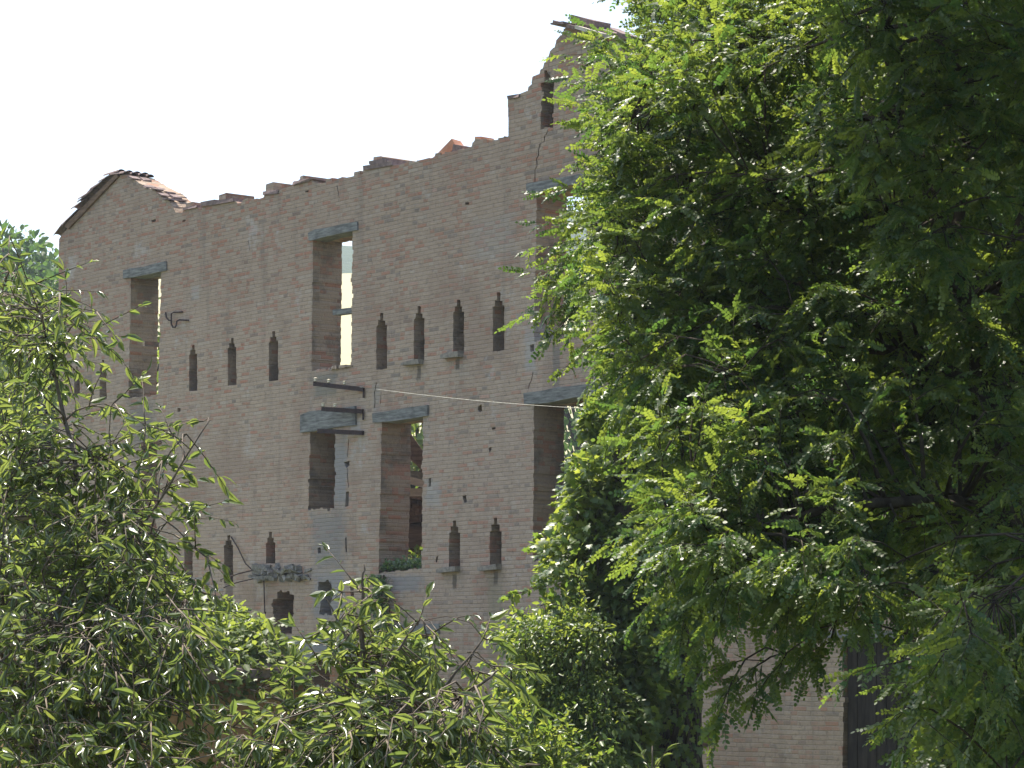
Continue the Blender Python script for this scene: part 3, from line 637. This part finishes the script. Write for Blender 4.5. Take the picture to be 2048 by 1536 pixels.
T.limb([px(1400, 436, 16), px(1330, 430, 16.0), px(1270, 480, 16), px(1200, 560, 16)], 0.0180, 0.0072)
T.limb([px(1985, 800, 14.8), px(1850, 720, 15), px(1650, 680, 15.5), px(1450, 640, 16), px(1300, 610, 16.5), px(1190, 600, 16.8)], 0.0432, 0.0108)
T.limb([px(2000, 1000, 14.7), px(1850, 1000, 14), px(1650, 1020, 13.5), px(1450, 1080, 13.5), px(1320, 1120, 13.8)], 0.0360, 0.0108)
T.limb([px(2020, 1250, 14.7), px(2100, 1100, 13.4), px(2080, 1120, 12.4), px(1990, 1200, 11.8)], 0.0216, 0.0043)
T.limb([px(1955, 620, 14.9), px(2120, 300, 15.5), px(2300, 0, 16.5), px(2400, -400, 17)], 0.0576, 0.0216)
T.limb([px(2120, 300, 15.5), px(2040, 230, 17), px(1990, 100, 18), px(1900, -150, 19)], 0.0360, 0.0144)
T.limb([px(1905, 480, 15), px(1700, 250, 17), px(1550, 100, 18), px(1420, -50, 18.5), px(1300, -150, 18.5)], 0.0432, 0.0144)
T.limb([px(1650, 200, 17.4), px(1480, 180, 17.4), px(1350, 150, 17.2), px(1220, 130, 17)], 0.0216, 0.0072)
T.limb([px(1985, 800, 14.8), px(2200, 600, 16), px(2500, 400, 17)], 0.0504, 0.0216)
T.limb([px(1740, -200, 14.5), px(1600, -500, 14.5), px(1500, -800, 15)], 0.0360, 0.0144)
T.limb([px(1900, -200, 16.5), px(1950, -600, 17), px(2000, -900, 17)], 0.0360, 0.0144)
T.limb([px(1740, -100, 14.5), px(1560, -260, 15.5), px(1400, -400, 16)], 0.0288, 0.0144)
main = [(1330, 20), (1390, 120), (1320, 120), (1250, 140), (1225, 230), (1220, 330), (1240, 420), (1230, 500), (1220, 600), (1240, 700), (1290, 800), (1340, 950), (1370, 1080), (1400, 1130), (1550, 1130), (1800, 1080), (2120, 1120), (2120, 290), (1980, 270), (1930, 190), (1980, 120), (2060, 140), (2120, 100), (2120, -60), (1300, -60)]
tg = []
tg += [(t_, 5) for t_ in sample_s(main, 560, 0, 17.0, 1100, 14.3, 1.2)]
tg += [(t_, 4) for t_ in sample([(1370, 80), (1230, 160), (1220, 350), (1240, 480), (1210, 560), (1230, 700), (1290, 800), (1340, 950), (1500, 1100), (1600, 700), (1600, 60)], 120, 14.6, 16.8)]
# fringes on the left
for (x, y, Y) in [(1240, 20, 17), (1290, 30, 17), (1250, 60, 17.3), (1150, 110, 16.8), (1170, 95, 16.7), (1155, 195, 16.6), (1160, 285, 16.5), (1165, 320, 16.4), (1130, 380, 16.3), (1110, 480, 16), (1100, 500, 16), (1085, 560, 16), (1095, 590, 16), (1100, 615, 16), (1150, 660, 16.2), (1180, 760, 16.2), (1150, 400, 16.2), (1120, 440, 16.1)]:
    tg.append((px(x + 58, y, Y), 3))
# crown above and to the right of the frame, shading the lower right
def wsample(cx, cy, cz, rx, ry, rz, n_):
    o = []
    while len(o) < n_:
        q = Vector((random.uniform(-1, 1), random.uniform(-1, 1), random.uniform(-1, 1)))
        if q.length < 1: o.append(Vector((cx + q.x * rx, cy + q.y * ry, cz + q.z * rz)))
    return o
tg += [(t_, 6) for t_ in wsample(3.5, 15.8, 9.2, 2.1, 2.5, 1.4, 380)]
tg += [(t_, 7) for t_ in wsample(2.0, 12.6, 8.1, 2.1, 2.9, .9, 520)]
tg += [(t_, 6) for t_ in wsample(5.6, 15.5, 6.5, 2.2, 3.6, 3.2, 150)]
# low near sprays, lower right
tg += [(t_, 5) for t_ in sample([(1880, 1190), (2120, 1080), (2120, 1560), (1860, 1560), (1880, 1400), (1850, 1340)], 70, 11.0, 14)]
tg += [(t_, 5) for t_ in sample([(1320, 1060), (1380, 1150), (1480, 1180), (1700, 1200), (1850, 1180), (1850, 1060), (1500, 1000), (1320, 1000)], 50, 12.6, 14.5)]
for (x, y, Y) in [(1330, 1150, 13.6), (1370, 1200, 13.4), (1420, 1215, 13.4), (1560, 1310, 13.2), (1500, 1340, 13.2), (1450, 1370, 13.2), (1650, 1290, 13.3), (1600, 1240, 13.4), (1780, 1330, 11), (1810, 1420, 11), (1440, 1230, 13.3)]:
    tg.append((px(x + 12, y - 6, Y), 4))
tg += [(t_, 5) for t_ in sample([(1650, -40), (2120, -40), (2120, 560), (1800, 560), (1650, 300)], 70, 13.4, 14.6)]
random.shuffle(tg)
def spray(T, tg, ctr, tl, nl, spread, droop, hang, out=.8, r=.010, grow=True):
    lim = .003 if r < .006 else .006
    T.gr = lim
    tg = sorted(tg, key=lambda a: min((a[0] - nd[0]).length for nd in T.nodes[::3]))
    for (c, nt_) in tg:
        d, path = T.reach(c, r)
        if grow and len(path) > 3: T.nodes.append((path[len(path) // 2][0], path[len(path) // 2][1])); T.nodes.append((path[-1][0], r * .8))
        for q in range(nt_):
            dd = d * .7 + (c - ctr).normalized() * out + rv(.65) + Vector((0, 0, -.1))
            j = random.randrange(int(len(path) * .45), len(path)); T.twig(path[j][0], dd, random.uniform(.6, 1.2) * tl, nl, spread, droop, hang=hang)
spray(T, tg, px(1850, 600, 16), .32, 8, .8, .2, .25, .6)
print('locust fronds', len(T.lp))
T.finish('locust_tree', (trunk[0].x, trunk[0].y, 0), 'large locust tree with feathery leaves filling the right half in front of the ruin', 'tree',
         [frond_tpl(6, .145, .0088, .024), frond_tpl(5, .12, .009, .025, .4), frond_tpl(8, .18, .0085, .025, .15)], M['locust_leaf'], M['bark'], .62, 1.1, 1.0)

# ---------------------------------------------------------------- cherry trees in the foreground (left and bottom)
LEAF = [leaf_tpl(.085, .034, .25, .3), leaf_tpl(.075, .032, .5, .1), leaf_tpl(.09, .033, .35, .55)]
T = Tree()
T.limb([Vector((-2.15, 10.4, -.1)), px(20, 1900, 10.4), px(60, 1536, 10.3), px(65, 1350, 10.2), px(140, 1200, 10.1), px(160, 1000, 10.1), px(120, 800, 10.2), px(80, 620, 10.2)], .028, .004)
T.limb([px(30, 1800, 10.4), px(-60, 1400, 10.6), px(-40, 1080, 10.6), px(70, 1032, 10.3), px(150, 1028, 10.1), px(230, 1050, 10), px(310, 1072, 9.9)], .016, .004)
T.limb([px(-50, 1200, 10.6), px(-60, 980, 10.6), px(20, 945, 10.4), px(100, 925, 10.2), px(180, 917, 10.1), px(225, 935, 10)], .012, .003)
T.limb([px(60, 1500, 10.3), px(-60, 1100, 11.2), px(-80, 800, 11.3), px(-20, 640, 11.2), px(20, 540, 11)], .016, .004)
T.limb([px(140, 1200, 10.1), px(230, 1120, 9.8), px(320, 1000, 9.6), px(380, 900, 9.5), px(420, 840, 9.5)], .007, .002)
T.limb([px(65, 1350, 10.2), px(200, 1290, 9.6), px(330, 1240, 9.4), px(370, 1200, 9.3)], .011, .003)
T.limb([px(70, 1450, 10.2), px(-20, 1240, 9.6), px(80, 1245, 9.4), px(180, 1260, 9.2)], .010, .003)
pl = [(-60, 560), (20, 520), (60, 600), (120, 600), (150, 640), (180, 660), (150, 720), (180, 790), (220, 800), (245, 880), (255, 980), (265, 1060), (330, 1130), (370, 1230), (430, 1300), (480, 1400), (500, 1560), (-60, 1560)]
tg = [(t_, 3) for t_ in sample_s(pl, 270, 560, 10.7, 1540, 8.9, .45)]
tg += [(t_, 3) for t_ in sample_s([(-60, 880), (200, 880), (290, 940), (320, 1250), (420, 1560), (-60, 1560)], 110, 560, 10.7, 1540, 8.9, .4)]
for (x, y) in [(130, 580), (195, 650), (210, 620), (240, 800), (265, 815), (360, 870), (400, 840), (385, 860), (370, 1000), (375, 1030), (350, 950), (340, 1080), (400, 1150), (380, 1180), (420, 1110), (30, 510), (70, 560), (330, 920), (360, 1060)]:
    tg.append((px(x - 10, y + 5, random.uniform(9.4, 10)), 2))
spray(T, tg, px(100, 1150, 10.6), .24, 6, .8, .35, .35, .35, .0045)
print('cherry leaves', len(T.lp))
T.finish('cherry_tree', (-2.15, 10.4, 0), 'leafy cherry tree with glossy pointed leaves at the left edge, nearest the camera', 'tree', LEAF, M['cherry_leaf'], M['twig'], .42, .85, 1.2, M['twig'])
T = Tree()
T.limb([Vector((-.62, 9.3, -.1)), px(712, 1800, 9.3), px(705, 1540, 9.3), px(716, 1430, 9.3), px(722, 1300, 9.3), px(726, 1200, 9.3), px(728, 1128, 9.3)], .022, .003)
T.limb([px(706, 1600, 9.3), px(790, 1490, 9.1), px(870, 1436, 9.0), px(949, 1378, 8.9), px(996, 1340, 8.9)], .014, .003)
T.limb([px(712, 1560, 9.3), px(680, 1500, 9.5), px(620, 1440, 9.6), px(560, 1400, 9.6), px(500, 1380, 9.6)], .014, .004)
T.limb([px(716, 1430, 9.3), px(770, 1340, 9.2), px(810, 1280, 9.2), px(838, 1240, 9.2)], .009, .002)
T.limb([px(716, 1420, 9.3), px(700, 1300, 9.4), px(670, 1230, 9.4), px(650, 1190, 9.4)], .007, .002)
T.limb([px(860, 1445, 9.0), px(900, 1360, 9.0), px(950, 1300, 9.0), px(975, 1260, 9.0)], .007, .002)
T.limb([px(706, 1620, 9.3), px(600, 1560, 9.2), px(450, 1520, 9.2), px(380, 1480, 9.2)], .016, .004)
T.limb([px(706, 1640, 9.3), px(860, 1580, 9.6), px(1000, 1540, 9.8), px(1080, 1530, 9.8)], .016, .004)
pl = [(440, 1570), (480, 1480), (540, 1460), (560, 1430), (600, 1410), (650, 1400), (690, 1340), (705, 1250), (735, 1240), (765, 1360), (790, 1410), (850, 1440), (890, 1480), (900, 1510), (960, 1500), (1040, 1520), (1060, 1560)]
tg = [(t_, 3) for t_ in sample_s(pl, 135, 1200, 9.7, 1560, 8.5, .3)]
for (x, y) in [(728, 1150), (720, 1180), (735, 1200), (700, 1210), (660, 1195), (680, 1240), (700, 1260), (760, 1185), (775, 1200), (780, 1250), (835, 1250), (850, 1245), (800, 1290), (870, 1260), (820, 1320), (640, 1320), (610, 1330), (680, 1330), (720, 1330), (760, 1340), (780, 1370), (970, 1270), (980, 1330), (940, 1340), (920, 1330), (900, 1370), (940, 1390), (960, 1400), (870, 1400), (1000, 1350), (890, 1420), (700, 1380), (850, 1330), (590, 1360), (540, 1370), (1010, 1345)]:
    tg.append((px(x, y + 6, random.uniform(9.0, 9.6)), 2))
spray(T, tg, px(740, 1500, 9.3), .19, 6, .8, .3, .3, .35, .0035)
T.finish('cherry_sapling', (-.62, 9.3, 0), 'slender young cherry with an upright tip rising at the bottom centre', 'tree', LEAF, M['cherry_leaf'], M['twig'], .45, .88, 1.2, M['twig'])
# a small shoot at the bottom edge
T = Tree(); T.limb([Vector((.49, 9.3, -.1)), px(1300, 2200, 9.3), px(1304, 1560, 9.3), px(1306, 1500, 9.3)], .006, .002)
for i in range(6): T.twig(px(1304, 1545 + i * 14, 9.3), rv(.5) + Vector((0, 0, 1)), .1, 4, .8, .1)
T.finish('seedling', (.49, 9.3, 0), 'thin leafy shoot poking up at the bottom edge in front of the ivy', 'plant', LEAF, M['cherry_leaf'], M['twig'], .5, .8)

# ---------------------------------------------------------------- ivy-clad trunk in front of the wall
def leafcloud(name, pts, dirs, tpls, mat, s0, s1, roll, parent): return place(tpls, np.array(pts), np.array(dirs), RG.uniform(s0, s1, len(pts)), RG.normal(0, roll, len(pts)), name, mat, parent)
def poly_top(p): return min(q[1] for q in p)
def ivy_mass(name, label, poly, Yc, depth, nleaf, stems, tpls, mat, s0=.7, s1=1.2, cat='ivy', nst=60, lump=None, slope=.45):
    xs_ = [p_[0] for p_ in poly]; base = px(sum(xs_) / len(xs_), 1500, Yc); root = empty(name, (base.x, base.y, 0)); tag(root, label, cat)
    B = Vector((base.x, base.y, 0)); P_ = []; D_ = []
    lumps = [(c, random.uniform(.14, .34)) for c in sample_s(poly, lump or 130, poly_top(poly), Yc + depth * .5, 1560, Yc + depth * .5 - slope * (1560 - poly_top(poly)) / F * Yc, depth * .5)]
    for i in range(nleaf):
        c, r = random.choice(lumps); d = rv().normalized(); d.z = abs(d.z) * .9 - .1 if i % 2 else d.z; d.x -= .15; d.y -= .15; q = c + d * r * random.uniform(.75, 1.1)
        P_.append(tuple(q - B)); nn = (d + Vector((0, -.3, .2))).normalized(); t_ = Vector((random.uniform(-.5, .5), random.uniform(-.5, .3), -1.)) ; t_ = d * .8 + Vector((-.2, -.35, -.45)) if i % 2 else Vector((random.uniform(-.6, .4), -.45, -.8)) + d * .3
        D_.append(tuple(t_ + rv(.35)))
    st = MB()
    for i in range(46):                      # stray shoots
        c, r = random.choice(lumps); d = (rv() + Vector((-.3, -.3, .9))).normalized(); p_ = c - B + d * r * .8; pth = [p_.copy()]
        for q in range(7):
            d = (d + rv(.16) + Vector((0, 0, -.05))).normalized(); p_ = p_ + d * .06; pth.append(p_.copy())
            for _ in range(3): P_.append(tuple(p_ + rv(.012))); D_.append(tuple(d + rv(.8)))
        st.tube(pth, .004, 3)
    leafcloud('leaves', P_, D_, tpls, mat, s0, s1, .6, root)
    for i in range(nst):
        c, r = random.choice(lumps); x = c.x - B.x + random.uniform(-.1, .1); path = [Vector((x + random.uniform(-.3, .3), c.y - B.y, 0))]
        zt = c.z
        for q in range(1, 9): path.append(Vector((x + random.uniform(-.05, .05), c.y - B.y + random.uniform(-.04, .04), zt * q / 8)))
        st.tube(path, [.02 * (1 - q / 12) for q in range(9)], 4)
    st.build('stems', M['bark'], root); return root, B
IV = [ivy_tpl(.09), ivy_tpl(.07)]
ivp = [(1180, 800), (1175, 900), (1160, 1000), (1150, 1060), (1130, 1110), (1122, 1180), (1110, 1260), (1060, 1290), (1060, 1360), (1080, 1420), (1060, 1500), (1050, 1570), (1290, 1570), (1320, 1400), (1330, 1280), (1350, 1150), (1330, 1000), (1290, 850), (1240, 790)]
root, B = ivy_mass('ivy_column', 'thick ivy covering a dead trunk, sunlit on its left side, before the wall', ivp, 25.4, 1.0, 26000, None, IV, M['ivy_leaf'], .7, 1.25)
m_ = MB(); m_.tube([px(1262, 2000, 25.3) - B - Vector((0, 0, 0)), px(1262, 1400, 25.3) - B, px(1250, 1150, 25.3) - B, px(1235, 900, 25.3) - B], [.36, .3, .22, .14], 12); m_.build('trunk', M['bark'], root, True)
# hanging dead stems on the shaded right side
m_ = MB()
for i in range(170):
    x = random.uniform(1240, 1400); Yq = random.uniform(24.6, 26.0); ytop = random.uniform(1120, 1300)
    path = [px(x + random.uniform(-8, 8), ytop + (1700 - ytop) * q / 7, Yq + random.uniform(-.05, .05)) - B for q in range(8)]; m_.tube(path, random.uniform(.006, .02), 4)
m_.build('stems', M['bark'], root)
P_ = []; D_ = []
for i in range(1500):
    q = px(random.uniform(1250, 1400), random.uniform(1180, 1570), random.uniform(24.3, 26)) - B; P_.append(tuple(q)); D_.append(tuple(Vector((random.uniform(-.5, .5), -.4, -1)) + rv(.2)))
leafcloud('leaves', P_, D_, IV, M['ivy_leaf'], .6, 1.2, .6, root)
OV = [oval_tpl(.075, .035), oval_tpl(.06, .03)]
ivy_mass('elder_bush', 'rounded small-leaved bush in sun against the left foot of the ivy', [(1040, 1300), (1062, 1262), (1085, 1300), (1098, 1330), (1120, 1240), (1135, 1300), (1150, 1215), (1200, 1260), (1210, 1570), (1000, 1570), (1050, 1480), (1085, 1400), (1060, 1330)], 23.8, .7, 13000, None, OV, M['ivy_leaf'], .6, 1.05, 'bush', 25, 80)
ivy_mass('low_bush', 'low glossy bush at the bottom edge below the ivy', [(960, 1500), (1040, 1490), (1100, 1500), (1160, 1570), (900, 1570)], 21, .5, 3500, None, OV, M['ivy_leaf'], .8, 1.3, 'bush', 12, 30)
ivy_mass('dark_bush', 'dark green bush behind the young cherry against the ruin', [(800, 1290), (850, 1290), (850, 1400), (830, 1480), (880, 1570), (640, 1570), (690, 1440), (720, 1400), (740, 1340)], 36, .9, 6000, None, [oval_tpl(.13, .07)], M['ivy_leaf'], .7, 1.2, 'bush', 20, 70)
# climbing plant on the sill of the middle lower window
base = Ww(770, 1500, -.2); root = empty('climbing_ivy', (base.x, base.y, 0)); tag(root, 'ivy climbing to the sill of the tall lower middle window', 'ivy'); B = Vector((base.x, base.y, 0)); P_ = []; D_ = []
for i in range(2600):
    if i < 1500: t_ = random.random(); y = 1150 + 330 * t_; x = 765 + 10 * math.sin(t_ * 5) + random.gauss(0, 7 + 4 * t_); q = Ww(x, y, random.uniform(-.28, -.02))
    else: x = random.uniform(760, 842); q = Ww(x, 1140 - (x - 760) * .09 - abs(random.gauss(0, 9)), random.uniform(.0, .6))
    P_.append(tuple(q - B)); D_.append(tuple(Vector((random.uniform(-.6, .6), -.5, random.uniform(-1, .4))) + rv(.2)))
leafcloud('leaves', P_, D_, [ivy_tpl(.07)], M['dry_leaf'], .7, 1.2, .6, root)
m_ = MB()
for i in range(8): m_.tube([Ww(765 + random.gauss(0, 5), 1150 + 60 * q, -.05) - B for q in range(8)], .008, 4)
m_.build('stems', M['bark'], root)

# ---------------------------------------------------------------- overgrown shed
A = px(60, 1360, 34.5); Bq = px(622, 1334, 37.0); Cq = px(285, 1098, 42.5); D = px(-60, 1098, 40.0)
base = (A + Bq) / 2; root = empty('shed', (base.x, base.y, 0)); tag(root, 'low ochre shed with a sloping roof buried under yellow-green creeper', 'shed'); O = Vector((base.x, base.y, 0))
m_ = MB(); dn = Vector((0, 0, -.12)); q = [p_ - O for p_ in (A, Bq, Cq, D)]; m_.add(q + [p_ + dn for p_ in q], [(0, 1, 2, 3), (7, 6, 5, 4), (0, 4, 5, 1), (1, 5, 6, 2), (2, 6, 7, 3), (3, 7, 4, 0)]); m_.build('roof', M['tile'], root)
inn = lambda p_, c_: p_ + (c_ - p_) * .04
cc = (A + Bq + Cq + D) / 4; m_ = MB(); q = [inn(p_, cc) - O + Vector((0, 0, -.1)) for p_ in (A, Bq, Cq, D)]; g = [Vector((p_.x, p_.y, -.2)) for p_ in q]
m_.add(q + g, [(0, 1, 5, 4), (1, 2, 6, 5), (2, 3, 7, 6), (3, 0, 4, 7)]); m_.build('wall', M['plaster'], root)
for i in range(7):
    f_ = .42 + i * .055; p_ = Bq.lerp(Cq, f_); d_ = (Bq - A).normalized(); m_ = MB(); m_.beam(p_ - d_ * .5 - O + Vector((0, 0, .03)), p_ + d_ * random.uniform(.05, .3) - O + Vector((0, 0, .05)), .2, .035, .01); m_.build('roof_board', M['wood_pale' if i % 2 else 'wood'], root)
P_ = []; D_ = []
nrm = (Bq - A).cross(D - A).normalized()
for i in range(17000):
    a, b = random.random(), random.random(); p_ = (A.lerp(Bq, a)).lerp(D.lerp(Cq, a), b); edge = a > .93 or b < .06
    hh = .12 + .28 * (math.sin(p_.x * 3.1) * math.sin(p_.y * 2.3 + p_.x) * .5 + .5); 
    if a > .86 and .40 < b < .8: continue
    q = p_ + nrm * random.uniform(.0, hh) + (Vector((random.uniform(0, .15), 0, random.uniform(-.55, 0))) * (1 if b < .05 or a > .97 else 0)); P_.append(tuple(q - O)); D_.append(tuple(Vector((random.uniform(-.6, .8), -.8, random.uniform(-.6, .2))) + rv(.3)))
leafcloud('creeper', P_, D_, [ivy_tpl(.13), oval_tpl(.13, .08)], M['vine_leaf'], .7, 1.3, .6, root)

# ---------------------------------------------------------------- background trees
def btree(x, ytop, Y, w_m, label, group, nl=3800, ls=.35, mat='far_leaf', zlow=1.0, name='broadleaf_tree'):
    c = px(x, ytop, Y); gz = hgt(c.x, Y); H = c.z - gz; root = empty(name, (c.x, Y, gz)); tag(root, label, 'tree', group)
    m_ = MB(); m_.tube([(0, 0, -.3), (.05 * w_m, 0, H * .35), (0, .03 * w_m, H * .8)], [.045 * w_m, .035 * w_m, .012 * w_m], 8)
    P_ = []; D_ = []; cl = []
    for i in range(46):
        z = random.uniform(zlow, H); fr_ = (z / H); rr = w_m * .5 * math.sin(math.pi * min(max(.12 + fr_ * .82, 0), 1)) ** .7; an = random.uniform(0, math.tau); d_ = rr * random.uniform(.45, 1); r_ = w_m * random.uniform(.08, .17)
        c_ = Vector((math.cos(an) * d_, math.sin(an) * d_, min(z, H - r_ * .6))); cl.append((c_, r_)); m_.tube([(0, 0, min(c_.z * .6, H * .7)), c_ * .6 + Vector((0, 0, c_.z * .35)), c_], [.012 * w_m, .008 * w_m, .003 * w_m], 4)
    for i in range(nl):
        c_, r_ = random.choice(cl); d_ = rv().normalized(); P_.append(tuple(c_ + d_ * r_ * random.uniform(.5, 1.15))); D_.append(tuple(d_ + rv(.5)))
    m_.build('trunk', M['bark'], root, True)
    place([oval_tpl(ls, ls * .6)], np.array(P_), np.array(D_), RG.uniform(.6, 1.2, nl), RG.normal(0, 1., nl), 'crown', M[mat], root)
G = 'trees behind the ruin'
btree(5, 475, 150, 10, 'dark tall tree at the far left edge rising above the others', G, 6000, .5)
btree(70, 560, 140, 8, 'dark rounded tree just left of the ruin corner', G, 5000, .5)
btree(-60, 600, 85, 8, 'mid green tree below the tall dark one at the left edge', G, 6000, .35, 'vine_leaf')
btree(75, 660, 75, 5, 'bright bushy tree touching the left corner of the ruin', G, 5000, .3, 'vine_leaf')
btree(250, 600, 72, 8, 'green tree seen through the leftmost tall window', G, 5000, .3, 'vine_leaf')
btree(690, 700, 78, 4, 'pale shrub just over the sill of the second tall window', G, 1500, .3, 'vine_leaf')
btree(850, 780, 72, 7, 'leafy tree filling the top of the lower middle window', G, 5000, .3, 'vine_leaf')
btree(835, 1088, 47.2, 1.6, 'sunlit bush inside the ruin behind the lower middle window', None, 2500, .12, 'vine_leaf', .4, 'bush')
btree(1180, 575, 110, 8, 'hazy tree seen through the tall window beside the locust', G, 4000, .4)
btree(1960, -60, 25.5, 6.0, 'dark broad tree behind the locust at the right edge', None, 15000, .10, 'far_leaf', 5.0)
btree(1870, 60, 31, 6.4, 'tall dark tree near the ruin doorway behind the locust', None, 24000, .11, 'far_leaf', 4.3)
btree(4900, -2200, 9.0, 6.0, 'large unseen tree added right of the view to block sky light', None, 16000, .14, 'far_leaf', 1.2)  # unseen tree added to keep sky light off the lower right
btree(12700, -12400, 2.5, 7.0, 'large unseen tree added beside the viewer to block sky light', None, 16000, .16, 'far_leaf', 1.5)  # added out of view for more shade on the right side
btree(2330, 100, 29, 6.5, 'dark tree added beyond the right edge to block sky from the ruin', None, 9000, .10, 'far_leaf', 3)  # off-frame blocker added to darken the lower right wall
# grass at the bottom right and on the ground
P_ = []; D_ = []
for i in range(9000):
    Yq = random.uniform(8, 44); x = random.uniform(-.25, .28) * Yq; P_.append((x, Yq, 0)); D_.append((random.gauss(0, .25), random.gauss(0, .25), 1))
gl = np.array([(0, -.006, 0), (0, .006, 0), (.5, .004, .02), (1, 0, .12), (.5, -.004, .02)])
tag(place([(gl, [(0, 1, 2, 3, 4)])], P_, D_, RG.uniform(.3, .8, len(P_)), RG.uniform(0, 6, len(P_)), 'grass', M['grass']), 'tall rough grass over the ground before the ruin', 'grass', kind='stuff')
for (x, y, Y, lb) in [(1780, 1505, 8.6, 'pale grass stalk left of its pair at the bottom edge'), (1792, 1512, 8.6, 'pale grass stalk right of its pair at the bottom edge'), (1910, 1515, 8.7, 'single pale grass stalk under the locust at the bottom edge')]:
    m_ = MB(); p_ = px(x, y, Y); m_.tube([(0, 0, 0), (.02, 0, p_.z * .5), (0, 0, p_.z - .08), (.01, 0, p_.z - .04), (.012, 0, p_.z)], [.004, .003, .003, .006, .001], 5); o = m_.build('grass_stalk', M['grass']); o.location = (p_.x, p_.y, 0); tag(o, lb, 'grass stalk', 'grass stalks at the bottom edge')
# ---------------------------------------------------------------- haze
HAZE = 0.0004
if HAZE:
    k = N('haze'); pv = k.n('ShaderNodeVolumePrincipled'); pv.inputs['Color'].default_value = (.80, .88, 1.0, 1); pv.inputs['Density'].default_value = HAZE; k.l(pv.outputs[0], k.out.inputs['Volume'])
    m_ = MB(); m_.box((0, 1200, 79), 3600, 2700, 162); tag(m_.build('haze', k.m), 'pale blue haze softening the distant hill', 'haze', kind='stuff')
